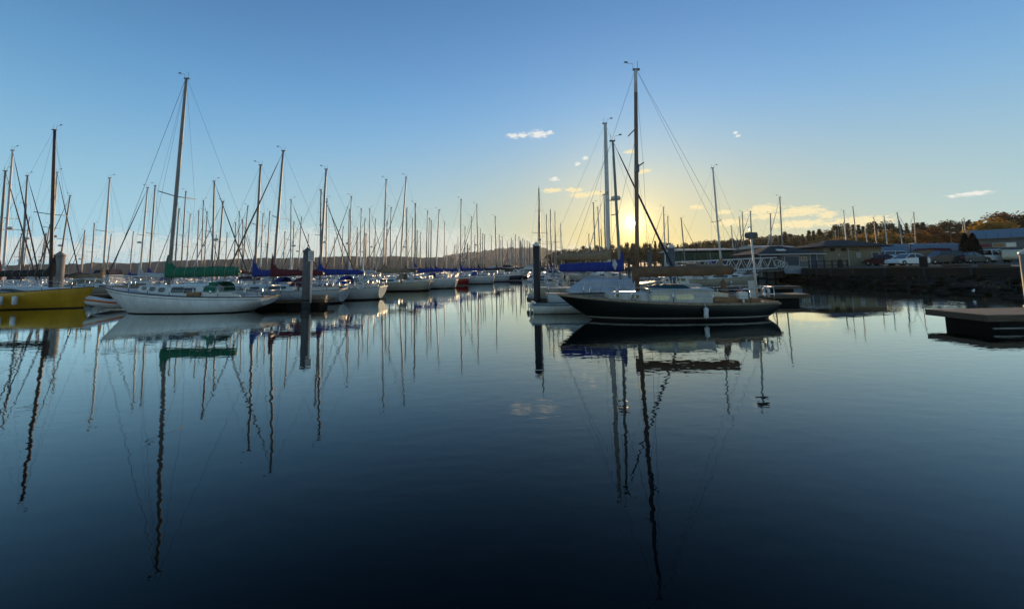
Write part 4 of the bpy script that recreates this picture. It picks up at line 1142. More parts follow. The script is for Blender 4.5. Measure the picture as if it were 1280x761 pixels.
# ------------------------------------------------------------------ background sailboats
RIG = ('mast', 'forestay', 'backstay', 'shroud')
def make_sailboat(hullm, cover, deckm, L=9.0, B=2.9, mastm='alu', furl=None, dodger=None, name='sailboat', mast_r=.085, radar=False):
    t = thing(name, None, 'sailboat')
    H = Hull(L, B, 1.30, .92, .98, .12, .08, .05, .66, rake=-.25)
    H.build(hullm, t); H.deck(M[deckm], t); H.toe(M['teak'] if cover in ('tan', 'green') else M['alu'], t, .025)
    mx = L * .08
    c = trunk_cabin(H, [(L * .30, .35, .16, .25), (L * .22, .62, .30, .5), (mx, .85, .38, .68), (-L * .10, .92, .46, .74), (-L * .14, .92, .48, .74)], M['white'], t)
    for sg in (1, -1):
        z = H.sheer(.5) + .22
        side_window(L * .00, z, sg * .86, L * .16, .17, c, .07, .3, False)
        side_window(L * .17, z, sg * .74, L * .07, .14, c, .06, .3, False)
    MB().box((-L * .02, 0, H.sheer(.5) + .52), (.6, .55, .07)).build('hatch', M['offwhite'], c)
    z0 = H.sheer(.58) + .2; top = 12.0
    mast_obj(mx, z0, top, mast_r, M[mastm], t, 0.0, ((.5, .85),))
    bm = boom_and_cover(mx - .05, 2.0, L * .40, M[cover] if cover else None, t, h0=.50, h1=.20, luff=1.05)
    xb = H.X(.985); zb_ = H.sheer(.985)
    stay((xb, 0, zb_), (mx + .05, 0, top - .2), t, .008, 'forestay', M[furl] if furl else None, bulge=.055 if furl else None)
    stay((H.X(.01), 0, H.sheer(0)), (mx - .05, 0, top), t, .006, 'backstay')
    if radar:
        ms_ = [c_ for c_ in t.children if c_.name.startswith('mast')][0]
        MB().lathe((mx + .34, 0, lerp(z0, top, .42)), [(.04, -.03), (.2, 0), (.22, .07), (.2, .16), (.06, .2)], 12).box((mx + .14, 0, lerp(z0, top, .42) - .02), (.34, .1, .05)).build('radar_dome', M['capwhite'], ms_)
        MB().tube([(mx - .12, 0, lerp(z0, top, .75)), (mx - .12, .42, lerp(z0, top, .75))], .014, 4).tube([(mx - .12, -.42, lerp(z0, top, .75)), (mx - .12, 0, lerp(z0, top, .75))], .014, 4).build('spreader', M['alu'], ms_)
    for sg in (1, -1):
        mb = MB().tube([(mx - .1, sg * (H.half(.58) - .08), H.sheer(.58)), (mx - .1, sg * .85, lerp(z0, top, .5)), (mx, 0, top - .05)], .006, 4)
        mb.tube([(mx - .35, sg * (H.half(.55) - .08), H.sheer(.55)), (mx, 0, lerp(z0, top, .5))], .005, 4)
        mb.build('shroud', M['wire'], t)
    rail_set(H, t, .12, .88, .58, 'guard_rail', step=.2)
    if dodger:
        mb = MB(); rings = []
        for u, hgt in ((0, .12), (.25, .5), (.6, .62), (1, .60)):
            x = lerp(-L * .10, -L * .19, u); z = H.sheer(.4) + .42
            rings.append([(x, .85 * math.cos(PI * k / 8), z - .1 + hgt * math.sin(PI * k / 8)) for k in range(9)])
        mb.rings(rings, cap=False, closed=False); mb.build('dodger', M[dodger], t)
    MB().box((-L * .36, 0, H.sheer(.14) + .02), (L * .2, 1.1, .10)).build('cockpit_floor', M['teak'], t)
    MB().box((-L * .142, 0, H.sheer(.36) + .22), (.05, .5, .5)).build('companionway', M['blackcanvas'], t)
    bm_ = MB()
    for u in (0, .25, .5):
        x_ = -L * .24 - u; bm_.tube([(x_, .95, H.sheer(.2)), (x_ - .1, .9, H.sheer(.2) + 1.35), (x_ - .1, 0, H.sheer(.2) + 1.5), (x_ - .1, -.9, H.sheer(.2) + 1.35), (x_, -.95, H.sheer(.2))], .018, 5)
    if cover in ('navy', 'tan', 'black'):
        bm_.build('bimini_frame', M['steel'], t)
        rg_ = []
        for u in (-.35, 0, .5, .95): rg_.append([(-L * .24 - u - .1, .95 * k_, H.sheer(.2) + 1.37 + .16 * (1 - k_ * k_)) for k_ in (1, .6, 0, -.6, -1)])
        MB().rings(rg_, cap=False, closed=False).build('bimini', M[cover if cover != 'black' else 'blackcanvas'], t)
    for sg in (1, -1):
        MB().lathe((-L * .27, sg * .78, H.sheer(.2) + .2), [(.08, 0), (.06, .06), (.07, .14), (.02, .16)], 8).build('winch', M['steel'], t)
        MB().box((-L * .36, sg * .45, H.sheer(.14) + .16), (L * .16, .36, .12)).build('seat_cushion', M[cover if cover and cover in M else 'navy'], t)
    for sg in (1, -1): MB().box((-L * .33, sg * .72, H.sheer(.17) + .10), (L * .30, .10, .24)).build('coaming', M['white'], t)
    w_ = MB().torus((-L * .40, 0, H.sheer(.1) + .55), .34, .018, 'x', 18, 5); w_.tube([(-L * .40, 0, H.sheer(.1)), (-L * .40, 0, H.sheer(.1) + .56)], .04, 6); w_.build('steering_wheel', M['steel'], t)
    for sg in (1, -1):
        MB().tube([(.6, sg * (H.half(.56) + .1), .72), (.6, sg * (H.half(.56) + .12), .66), (.6, sg * (H.half(.56) + .12), .2), (.6, sg * (H.half(.56) + .1), .14)], [.03, .10, .10, .03], 8).build('fender', M['fender'], t)
    t['mx'] = mx; t['zb'] = z0
    return t
PROTO = {
    'blue': (make_sailboat(H_WHITE, 'blue', 'offwhite', 8.6, 2.8, dodger='blue'), 'white sailboat with blue sail cover'),
    'navy': (make_sailboat(H_WHITE2, 'navy', 'greydeck', 9.2, 3.0, furl='navy', radar=True), 'white blue striped sailboat with navy sail cover'),
    'maroon': (make_sailboat(H_WHITE, 'maroon', 'offwhite', 8.8, 2.8, furl='brown', dodger='maroon'), 'white sailboat with maroon sail cover'),
    'tan': (make_sailboat(H_CREAM, 'tan', 'offwhite', 9.0, 2.8, mastm='alulight', dodger='tan'), 'cream sailboat with tan sail cover'),
    'bare': (make_sailboat(H_WHITE, None, 'offwhite', 8.0, 2.6, furl='greycanvas'), 'white sailboat with bare boom'),
    'black': (make_sailboat(H_NAVY, 'blackcanvas', 'greydeck', 8.4, 2.7), 'navy sailboat with black sail cover'),
    'red': (make_sailboat(H_RED, 'blue', 'offwhite', 8.0, 2.6, mastm='alulight'), 'red hulled sailboat with blue sail cover'),
    'pale': (make_sailboat(H_WHITE2, 'greycanvas', 'offwhite', 8.8, 2.8, mastm='alulight', furl='navy', radar=True), 'white blue striped sailboat with grey sail cover'),
}
snapshot(); used = set()
def set_rig(root, mx, zb, k, rake, thick=1.0):
    rx_ = Matrix.Translation((mx, 0, zb)) @ Matrix.Rotation(-rake, 4, 'Y') @ Matrix.Diagonal((1, 1, k, 1)) @ Matrix.Translation((-mx, 0, -zb))
    for ch in root.children:
        if ch.name.split('.')[0] in RIG: ch.matrix_local = rx_
        if ch.name.split('.')[0] == 'mast' and thick != 1.0:
            ch.matrix_local = Matrix.Translation((mx, 0, zb)) @ Matrix.Rotation(-rake, 4, 'Y') @ Matrix.Diagonal((thick, thick, k, 1)) @ Matrix.Translation((-mx, 0, -zb))
# (mast top px, py, mast foot px, py | None, options)
MASTS = [
 (6.6, 214, -2, 330, {}), (15.9, 188.5, 4.3, 335, {'k': 'pale'}), (34.3, 220, 28, 324, {'k': 'navy'}), (37, 272, 31, 321, {}), (26.7, 292, 24.5, 320, {}), (71.7, 216, 64, 312, {'k': 'pale'}), (88, 245, 77, 314, {'k': 'navy'}),
 (62, 281, 55.6, 321, {}), (56.8, 292.6, 52.5, 321, {}), (106, 295, 103.4, 326, {}), (118, 279.6, 114.8, 325, {}), (137.3, 223, 130, 326, {'k': 'tan'}), (139, 293, 135, 325, {}), (184.4, 235, 175.5, 335, {'k': 'pale'}),
 (194, 232.5, 186, 346, {'k': 'blue'}), (223.8, 261.6, 219.5, 321, {}), (232.3, 240, 227.3, 321, {}), (238, 268, 234, 321, {}), (248.6, 264, 246.5, 321, {}), (254.3, 251, 251.8, 328, {}), (259, 265, 255.7, 325, {}), (268, 227, 265.3, 335, {'k': 'navy'}),
 (279, 252, 273, 325, {}), (294.7, 278.6, 293, 325, {}), (299.3, 265, 298, 325, {}), (303.5, 275, 303, 325, {}), (310, 258, 303.5, 331, {}), (325.6, 206.7, 319, 331, {'k': 'blue', 'Y': 29.2}), (354, 189, 343.3, 326, {'k': 'maroon', 'Y': 28.2, 'rz': PI}),
 (329, 267.7, 326, 325, {}), (337.4, 264.7, 333.6, 325, {}), (364, 250, 363.4, 333, {'k': 'pale'}), (367.5, 277.7, 366, 320, {}), (377, 271.8, 373.8, 320, {}), (385.7, 293, 384.5, 320, {}), (401.3, 237.5, 400.6, 320, {}),
 (407.7, 212, 401.3, 324, {'k': 'blue', 'Y': 31.3, 'rz': PI}), (408.6, 249, 407.5, 320, {}), (429, 283.6, None, None, {}), (436.8, 262, 435.5, 320, {}), (439.2, 246, 437, 324, {}), (446.7, 284.8, None, None, {}), (451.7, 261.6, 450.5, 320, {}), (456.3, 274, None, None, {}), (458, 292.6, None, None, {}),
 (462.3, 261, 462, 320, {}), (469.6, 274, None, None, {}), (482.8, 225, 479.4, 318, {'k': 'tan', 'Y': 43, 'rz': PI}), (484, 277, None, None, {}), (488.9, 260, None, None, {}), (495.8, 296.5, None, None, {}), (507.6, 222, 500.7, 326, {'k': 'bare'}), (508.5, 260.7, None, None, {}), (515.9, 273, None, None, {}),
 (519.2, 254.8, 518.8, 334, {'k': 'blue', 'Y': 47.5, 'rz': PI}), (521.5, 288.7, None, None, {}), (526, 309, None, None, {}), (534.6, 264, 532.6, 336, {}), (536.8, 273, None, None, {}), (539, 276, None, None, {}), (549, 262.7, 545.8, 320, {'k': 'red', 'Y': 55.0, 'rz': PI}), (555.9, 278, None, None, {}), (558.5, 308, None, None, {}), (568, 307, None, None, {}),
 (576.4, 249.9, 576, 322, {'k': 'blue', 'Y': 59.5, 'rz': PI}), (581.4, 283.7, None, None, {}), (584, 305, None, None, {}), (589.4, 271, None, None, {}), (593.7, 294.6, None, None, {}), (596, 256, 597.6, 325, {'k': 'navy', 'Y': 68, 'rz': PI}), (600.7, 286.7, None, None, {}), (603.4, 293, None, None, {}), (605.9, 293.8, None, None, {}), (614.4, 295.4, None, None, {}),
 (619, 271, 620.4, 331, {'k': 'black', 'Y': 75, 'rz': PI}), (624, 294, None, None, {}), (627.8, 296, None, None, {}), (639.3, 297.8, None, None, {'k': 'black'}), (644.3, 293.8, None, None, {}), (648.7, 296, None, None, {}), (653.5, 298.6, None, None, {'k': 'black'}), (655.7, 300.6, None, None, {}), (659, 301.7, None, None, {}), (661.6, 302.5, None, None, {}),
 (675.4, 236.6, 675.9, 331, {'k': 'navy', 'ax': 1}), (682.5, 269, None, None, {'ax': 1}), (689.3, 263, None, None, {'ax': 1, 'k': 'blue'}), (694.3, 265.5, 695.3, 325, {'ax': 1}), (699.8, 279.7, None, None, {'ax': 1}), (736, 292.7, None, None, {}), (741.7, 254, 744, 320, {}), (747.2, 259.5, 750, 320, {}), (751, 287, None, None, {}), (755, 243, 757, 320, {}),
 (829.3, 259.4, None, None, {}), (834.7, 271, None, None, {}), (851.5, 273, 855, 314, {}), (890.8, 210.6, 900, 316, {'k': 'tan', 'Y': 38.5, 'rz': .1}), (914, 282.5, None, None, {}), (924, 272, None, None, {}), (927.8, 265.7, None, None, {}), (938, 264.6, None, None, {'Y': 66}), (963, 267.5, 964.4, 315, {'Y': 64}), (974.7, 247, 978, 309, {'Y': 59.5, 'k': 'bare'}),
 (1044, 286.6, None, None, {'land': 1}), (1054.4, 263.5, 1057.8, 302, {'land': 1}), (1066, 259, 1070.6, 300, {'land': 1}), (1063.8, 284, None, None, {'land': 1}), (1081, 285, 1090, 302, {'land': 1}), (1092, 272, 1095.7, 302, {'land': 1}), (1098, 286.6, None, None, {'land': 1}), (1105, 270.7, None, None, {'land': 1}),
 (1121.3, 266, 1129, 306, {'land': 1}), (1124.4, 276, None, None, {'land': 1}), (1142, 265.8, 1145, 305, {'land': 1}), (1160, 288.6, None, None, {'land': 1}), (1202.5, 275, None, None, {'land': 1}), (1204.8, 272.9, None, None, {'land': 1}),
]
_r = random.Random(77)
for i in range(34):
    x = _r.choice((_r.uniform(12, 330), _r.uniform(330, 560), _r.uniform(560, 664)))
    MASTS.append((x, _r.uniform(288, 306) if x < 560 else _r.uniform(296, 309), None, None, {'far': 1}))
BOXES = [((a + b) / 2, (c + d) / 2, (b - a) / 2, (d - c) / 2) for a, b, c, d in PIERS] + [(-18.7, 23.2, 5.2, 1.7), (-33, 27.6, 5, 1.6), (6.5, 17.2, 5, 1.6), (5.6, 21.2, 4, 1.3), (8.4, 23.3, 7.8, .7), (7, 92.7, 9, .8), (16, 31.6, 6.2, .8), (16.3, 44.7, 5.4, .9), (36.8, 79, 7, 6), (5.6, 25.9, 4.3, 1.5)]
XL = [(20, -11.4), (26, -11.4), (32, -10.7), (43, -8.6), (55, -7.0), (70, -5.4), (90, -2.2), (105, 0), (107, 60), (400, 400)]
def xleft(Y):
    for (a, b), (c, d) in zip(XL[:-1], XL[1:]):
        if a <= Y <= c: return lerp(b, d, (Y - a) / (c - a))
    return 60
rnd = random.Random(5); BOATS = []
def clash(x, y, hx, hy):
    s_ = 0
    for bx, by, wx, wy in BOXES:
        ox = hx + wx - abs(bx - x); oy = hy + wy - abs(by - y)
        if ox > .05 and oy > .05: s_ += min(ox, oy)
    return s_
order = sorted(MASTS, key=lambda t: 0 if 'Y' in t[4] else 1)
for (tx, ty, bx, by, op) in order:
    kind = op.get('k') or rnd.choice(('blue', 'navy', 'bare', 'bare', 'pale', 'tan', 'maroon', 'black', 'navy', 'blue'))
    root, txt = PROTO[kind]; L = 9.0
    land_ = op.get('land'); ax = op.get('ax')
    d = raydir(tx, ty); tn = d.z / d.y
    best = None
    cand = [op['Y']] if 'Y' in op else [(h - EYE) / tn for h in [9 + .25 * i for i in range(26)]]
    for Y in cand:
        if land_ : Y = max(Y, 82)
        if not land_ and (Y > 185 or Y < 27): continue
        p = P(tx, ty, Y)
        if land_ and 'Y' not in op and Y == 82 and best: continue
        hx, hy = (1.6, 4.8) if ax else (4.8, 1.6)
        s_ = clash(p.x, Y, hx, hy) * 3 + rnd.uniform(0, 1.2)
        if tx < 668 and not land_:
            s_ += max(0, p.x + 3.6 - xleft(Y)) * 4
        if tx >= 668 and not land_:
            s_ += max(0, 1.2 + hx - p.x) * 2
            s_ += max(0, p.x + hx - (29 if Y < 50 else .62 * Y)) * 2
        H_ = p.z - (ground_z(p.x, Y) + .6 if land_ else 0)
        s_ += abs(H_ - 11.5) * .25 + (8 - H_ if H_ < 8 else 0)
        if best is None or s_ < best[0]: best = (s_, Y)
    if best is None: continue
    Y = best[1]; p = P(tx, ty, Y)
    if bx is None: slope = rnd.uniform(.005, .025) * (1 if tx < 620 else rnd.choice((-1, 1))); lean = slope
    else:
        q = P(bx, by, Y); lean = (p.x - q.x) / max(.5, p.z - q.z)
    lean = max(-.07, min(.07, lean))
    zg = (ground_z(p.x, Y) + .75) if land_ else 0.0
    zfoot = zg + root['zb']; xfoot = p.x - lean * (p.z - zfoot)
    rz = op.get('rz')
    if rz is None:
        rz = (PI if lean >= 0 else 0.0) + rnd.uniform(-.06, .06)
        if ax: rz = rnd.choice((PI / 2, -PI / 2)) + rnd.uniform(-.05, .05)
    fw = Vector((math.cos(rz), math.sin(rz), 0))
    rk = -lean * fw.x      # lean towards the stern is positive
    o = root if kind not in used else copy_tree(root)
    used.add(kind)
    loc = Vector((xfoot, Y, zg)) - fw * root['mx']
    o.location = loc; o.rotation_euler = (0, 0, rz)
    k = (p.z - zfoot) / math.cos(rk) / (12.0 - root['zb'])
    BOATS.append([tx, o, kind, k, rk, Y, land_, ty])
    BOXES.append((loc.x, loc.y, 1.6 if ax else 4.8, 4.8 if ax else 1.6))
bpy.context.view_layer.update()
for tx, o, kind, k, rk, Y, land_, ty in BOATS: set_rig(o, o['mx'], o['zb'], k, rk, 1.0 + max(0, (Y - 45)) / 160)
for kind, (root, txt) in PROTO.items():
    if kind not in used:
        for ch in list(root.children_recursive): bpy.data.objects.remove(ch)
        bpy.data.objects.remove(root)
ORD = 'first second third fourth fifth sixth seventh eighth ninth tenth eleventh twelfth thirteenth fourteenth fifteenth sixteenth seventeenth eighteenth nineteenth twentieth'.split()
MARK = [(-50, "left frame edge"), (67, "yellow sloop"), (233, "white sloop"), (384, 'sign piling'), (483, 'tan covered sailboat'), (576, 'fairway'), (670, 'tall black piling'), (797, "black sloop"), (1000, 'grey boathouse'), (1110, 'tan building')]
BOATS.sort(key=lambda t: t[0]); cnt = {}
for tx, o, kind, k, rk, Y, land_, ty in BOATS:
    txt = {'blue': 'white sailboat with blue sail cover', 'navy': 'white sailboat with navy cover', 'maroon': 'white sailboat with maroon sail cover', 'tan': 'cream sailboat with tan sail cover', 'bare': 'white sailboat with bare boom', 'black': 'navy sailboat with black sail cover', 'red': 'red hulled sailboat with blue sail cover', 'pale': 'white sailboat with grey cover'}[kind]
    mk = max((m_ for m_ in MARK if m_[0] <= tx), key=lambda m_: m_[0])
    key = (mk[1], txt); cnt[key] = cnt.get(key, 0) + 1; n = cnt[key]
    o['label'] = f"{txt}, {ORD[n - 1]} right of {mk[1]}"
    o['group'] = 'sailboats laid up on land behind the warehouse' if land_ else ('sailboats in the far mast rows' if Y > 60 else 'sailboats along the docks')
    if Y > 60 and ty > 285 and not land_ and tx < 665:
        zn = 'between the yellow and white sloops' if tx < 233 else ('between the white sloop and the sign piling' if tx < 384 else 'between sign piling and tall black piling')
        o['label'] = 'small far sailboat in the distant mast rows ' + zn; o['group'] = 'far sailboats ' + zn
    if land_:
        st = MB()
        for xx in (2.2, -2.2):
            for sg in (1, -1): st.tube([(xx, sg * 1.2, -1.1), (xx, sg * .8, .25)], .06, 5)
        st.box((0, 0, -.6), (5.5, .3, .9)); st.build('cradle', M['pile'], o)
    for kk in ('mx', 'zb'): del o[kk]

# ------------------------------------------------------------------ motor cruisers
def make_cruiser(top):
    t = thing('motor_cruiser', None, 'motorboat')
    H = Hull(8.5, 2.9, 1.45, 1.0, .9, .13, .02, -.1, .9, full=.9); H.build(H_WHITE, t); H.deck(M['white'], t); H.toe(M['steel'], t, .02)
    c = MB(); c.prism([(-2.6, .95), (2.0, 1.15), (1.2, 2.0), (.9, 2.05), (-2.4, 1.98)], 'y', -1.1, 1.1); cb = c.build('cabin', M['white'], t)
    for sg in (1, -1):
        side_window(-.9, 1.62, sg * 1.1, 2.2, .42, cb, .06, 0, False); side_window(.75, 1.58, sg * 1.1, .55, .34, cb, .06, 0, False)
    f = MB(); f.add([(1.86, -.95, 1.32), (1.86, .95, 1.32), (1.30, .9, 1.92), (1.30, -.9, 1.92)], [(0, 1, 2, 3)])
    for i, v in enumerate(f.v): f.v[i] = (v[0] + .03, v[1], v[2])
    f.build('windscreen', M['glass'], cb)
    MB().prism([(-2.3, 2.0), (.3, 2.07), (.0, 2.5), (-2.3, 2.45)], 'y', -.95, .95).build('flybridge', M['white'], t)
    MB().prism([(-2.2, 2.46), (-.1, 2.5), (-.5, 3.05), (-2.1, 3.1)], 'y', -.9, .9, True).build('canvas_top', M[top], t)
    MB().tube([(-2.0, 0, 3.0), (-2.2, 0, 4.6)], [.035, .015], 5).build('aerial', M['alulight'], t)
    rail_set(H, t, .5, .9, .6, 'bow_rail', stern=False, step=.12)
    return t
CR = {'navy': make_cruiser('navy'), 'greycanvas': make_cruiser('greycanvas'), 'blue': make_cruiser('blue')}
snapshot(); usedc = set()
for px, py, Y, rz, top, lab, sc_ in ((836, 348, 36.3, PI, 'greycanvas', "small white cabin boat with grey canvas top behind the black sloop's boom", .6), (872, 345, 41.5, PI, 'blue', 'small white cabin boat with blue canvas top below the gangway', .58), (911, 345, 42, 0, 'navy', 'small white cabin boat with navy canvas top below the gangway', .55),
    (905, 340, 57, .1, 'blue', 'white motor cruiser with blue canvas top beyond the gangway', .9), (640, 342, 100, .1, 'navy', 'distant white motor cruiser with navy canvas top beyond the crossing dock', 1),
    (656, 341, 108, PI, 'greycanvas', 'distant white motor cruiser with grey canvas top right beside the crossing dock', 1), (609, 345, 86, PI, 'greycanvas', 'white motor cruiser with grey canvas top at the fairway end', .9),
    (122, 355, 46, PI, 'navy', 'white motor cruiser with navy canvas top between the yellow and white sloops', .9),
    (300, 350, 33.2, PI, 'navy', "small white cabin boat with navy canvas top behind the white sloop's stern", .62)):
    o = CR[top] if top not in usedc else copy_tree(CR[top]); usedc.add(top)
    q = P(px, py, Y); o.location = (q.x, Y, 0); o.rotation_euler = (0, 0, rz); o.scale = (sc_, sc_, sc_); o['label'] = lab; o['group'] = 'motor cruisers among the sailboats'

# ------------------------------------------------------------------ the black sloop
M['pane'] = mat('glow_painted_pane', (.80, .64, .33), .25, noise=.35, nscale=9, stretch=(6, 1, .6), coat=1.0)  # warm light through the cabin windows, painted into an opaque cream pane colour
XC, YC = 6.48, 17.2
bs = thing('black_sloop', 'black hulled sloop with wooden mast and brown sail cover in open water', 'sailboat', (XC, YC, 0), PI)
H = Hull(8.8, 2.7, 1.07, .70, .66, .17, .08, .16, .62, draft=.5, rake=.3); H.off = .18
H.build(H_BLACK, bs); H.deck(M['teak'], bs); H.toe(M['teak'], bs, .045)
def lx(px, Y=YC): return -(P(px, 360, Y).x - XC)
mxb = 1.19
fc = trunk_cabin(H, [(2.5, .42, .22, .34), (2.2, .60, .29, .48), (.86, .86, .36, .70)], M['offwhite'], bs, 'forward_cabin')
for px in (772, 790.5, 795.5):
    for sg in (1, -1):
        x = lx(px, 16.5); o = MB()
        yy = lerp(.60, .86, (2.2 - x) / 1.34) + .0
        vs = [(x + .085 * math.cos(a * PI / 6), sg * (yy + .012), H.sheer(H.T(x)) + .16 + .085 * math.sin(a * PI / 6)) for a in range(12)]
        vs2 = [(a, b - sg * .09, c) for a, b, c in vs]
        o.add(vs + vs2, [tuple(range(12))] + [(i, (i + 1) % 12, 12 + (i + 1) % 12, 12 + i) for i in range(12)]); p_ = o.build('porthole', M['glass'], fc)
        rg = MB(); n_ = 12
        rr = [[(x + r_ * math.cos(a * PI / 6), sg * (yy + d_), H.sheer(H.T(x)) + .16 + r_ * math.sin(a * PI / 6)) for a in range(12)] for r_, d_ in ((.085, .014), (.088, .03), (.115, .03), (.115, -.04))]
        rg.rings(rr, cap=False).build('rim', M['steel'], p_)
# after cabin with window openings closed by opaque painted panes
x0, x1, hw, tw, ch = .86, -1.62, .88, .80, .52
zb = H.sheer(.45) - .04; zt = zb + ch
ac = MB()
wins = [(lx(825, 16.35), .84), (lx(856, 16.35), .80)]; wz0, wz1 = zb + .14, zb + .40
xs = [x0, wins[0][0] + wins[0][1] / 2, wins[0][0] - wins[0][1] / 2, wins[1][0] + wins[1][1] / 2, wins[1][0] - wins[1][1] / 2, x1]
zs = [zb, wz0, wz1, zt]
def wy(z): return lerp(hw, tw, (z - zb) / ch)
for sg in (1, -1):
    for i in range(5):
        for j in range(3):
            if j == 1 and i in (1, 3): continue
            a = [(xs[i], sg * wy(zs[j]), zs[j]), (xs[i + 1], sg * wy(zs[j]), zs[j]), (xs[i + 1], sg * wy(zs[j + 1]), zs[j + 1]), (xs[i], sg * wy(zs[j + 1]), zs[j + 1])]
            b = [(x, y - sg * .03, z) for x, y, z in a]
            ac.add(a + b, [(0, 1, 2, 3), (7, 6, 5, 4), (0, 4, 5, 1), (1, 5, 6, 2), (2, 6, 7, 3), (3, 7, 4, 0)])
ac.add([(x0, hw, zb), (x0, -hw, zb), (x0, -tw, zt), (x0, tw, zt)], [(0, 1, 2, 3)])
ac.add([(x1, hw, zb), (x1, .32, zb), (x1, .32, zt), (x1, tw, zt)], [(0, 1, 2, 3)]).add([(x1, -hw, zb), (x1, -.32, zb), (x1, -.32, zt), (x1, -tw, zt)], [(0, 1, 2, 3)])
ab = ac.build('after_cabin', M['offwhite'], bs)
MB().rings([[(x, y * (tw + .05), zt + .02 + .07 * (1 - y * y)) for y in (-1, -.6, 0, .6, 1)] + [(x, y * (tw + .05), zt - .015 + .06 * (1 - y * y)) for y in (1, .6, 0, -.6, -1)] for x in (x0 + .05, x1 - .05)], smooth=False).build('roof', M['offwhite'], ab)
for wx, ww in wins:
    for sg in (1, -1):
        zc = (wz0 + wz1) / 2; h = wz1 - wz0; tilt = (hw - tw) / ch
        n = 20; inner = rounded(ww - .05, h - .05, .09); outer = rounded(ww + .08, h + .08, .05); n = len(inner)
        f = MB(); vs = []
        for poly, off in ((inner, -.028), (inner, .02), (outer, .02), (outer, .002)):
            for a, b in poly: vs.append((wx + a, sg * (wy(zc + b) + off), zc + b))
        f.add(vs, [(L_ * n + i, L_ * n + (i + 1) % n, (L_ + 1) * n + (i + 1) % n, (L_ + 1) * n + i) for L_ in range(3) for i in range(n)])
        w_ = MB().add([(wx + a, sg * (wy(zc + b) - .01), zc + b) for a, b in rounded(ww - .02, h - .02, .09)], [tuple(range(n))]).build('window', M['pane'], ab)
        f.build('frame', M['offwhite'], w_)
# teal tarpaulin heaped on the roof
rnd = random.Random(3); rings = []
for i in range(15):
    u = i / 14; x = lerp(.75, -.95, u); hgt = .17 * math.sin(PI * u) ** .5 + rnd.uniform(-.03, .05) * math.sin(PI * u)
    rings.append([(x, lerp(-.5, .5, k / 8) + rnd.uniform(-.02, .02), zt + .075 + (hgt * math.sin(PI * k / 8) ** .6 + rnd.uniform(-.02, .02) if 0 < k < 8 else 0)) for k in range(9)])
tag(MB().rings(rings, cap=False, closed=False, smooth=True).build('tarpaulin', M['blanket'], None), "teal tarpaulin heaped on the black sloop's cabin roof", 'tarpaulin').matrix_world = Matrix.Translation((XC, YC, 0)) @ Matrix.Rotation(PI, 4, 'Z')
ms = mast_obj(mxb, .85, P(795, 88, YC).z, .088, M['mastwood'], bs, .36, ((.56, .62),), n=12)
topz = P(795, 88, YC).z
MB().tube([(mxb - .36 * .895, 0, lerp(.85, topz, .895)), (mxb - .36, 0, topz + .01)], [.078, .069], 12).build('mast_top_sleeve', M['alulight'], ms)
MB().box((mxb - .2, .1, lerp(.85, topz, .555)), (.16, .12, .34)).build('steaming_light', M['wire'], ms)
MB().tube([(mxb + .1, 0, lerp(.85, topz, .7)), (mxb - .35, 0, lerp(.85, topz, .745))], .025, 5).build('mast_bracket', M['wire'], ms)
# horizontal boom under a sagging brown cover
bb = MB().tube([(mxb, 0, 1.92), (mxb - 4.25, 0, 1.96)], .065, 10).build('boom', M['mastwood'], bs)
rings = []; rnd = random.Random(8); N = 26
for i in range(N + 1):
    u = i / N; x = mxb + .16 - 4.25 * u; hh = lerp(.27, .20, u) + rnd.uniform(-.012, .012) + (.1 * (1 - u / .06) if u < .06 else 0); dr = .20 + rnd.uniform(-.02, .025) + (.22 * (1 - u / .05) if u < .05 else 0); w = .15 + rnd.uniform(-.012, .015); z = 1.93 + .04 * u
    rings.append([(x, 0, z + hh), (x, w * .6, z + hh * .75), (x, w, z + .1), (x, w, z - .05), (x, w * .7, z - dr * .8), (x, 0, z - dr), (x, -w * .7, z - dr * .8), (x, -w, z - .05), (x, -w, z + .1), (x, -w * .6, z + hh * .75)])
MB().rings(rings).build('sail_cover', M['brown'], bb)
topp = (mxb - .36, 0, topz)
stay((H.X(.99), 0, H.sheer(.99)), (topp[0] + .06, 0, topp[2] - .1), bs, .006, 'forestay')
stay((H.X(.8), 0, H.sheer(.8) + .05), (mxb - .25, 0, lerp(.85, topz, .70)), bs, .006, 'inner_forestay')
for sg in (1, -1):
    stay((H.X(.03), sg * .5, H.sheer(.03)), (topp[0] - .05, 0, topp[2]), bs, .0055, 'backstay')
    MB().tube([(mxb - .12, sg * (H.half(.62) - .06), H.sheer(.62)), (mxb - .3, sg * .62, lerp(.85, topz, .56) + .05), topp], .0055, 4).tube([(mxb - .5, sg * (H.half(.58) - .06), H.sheer(.58)), (mxb - .2, 0, lerp(.85, topz, .56))], .0055, 4).build('shroud', M['wire'], bs)
rail_set(H, bs, .14, .86, .55, 'guard_rail', stern=False, bow=False, step=.18)
# cockpit
for sg in (1, -1): MB().prism([(-1.64, zb + .04), (-3.5, zb - .02), (-3.5, zb + .16), (-1.64, zb + .26)], 'y', sg * .86 - .03, sg * .86 + .03).build('coaming', M['wood'], bs)
MB().prism([(-1.55, zb + .5), (-2.35, zb + .36), (-2.35, zb + .12), (-1.66, zb + .12)], 'y', -.62, .62).build('companion_hood', M['cream'], bs)
MB().tube([(-2.42, .2, zb - .1), (-2.45, .2, zb + .35), (-2.38, .2, zb + .8), (-2.40, .2, zb + .96)], [.15, .13, .11, .04], 10).build('covered_crutch', M['brown'], bs)
tag(MB().box((-2.72, .95, zb + .30), (.36, .2, .26)).tube([(-2.72, 1.02, zb + .2), (-2.72, 1.06, zb - .1)], .04, 6).build('outboard_motor', M['white'], bs))
MB().box((-3.28, .72, zb + .50), (.26, .03, .74), mtx=Matrix.Rotation(.08, 3, 'Y')).build('weather_board', M['offwhite'], bs)
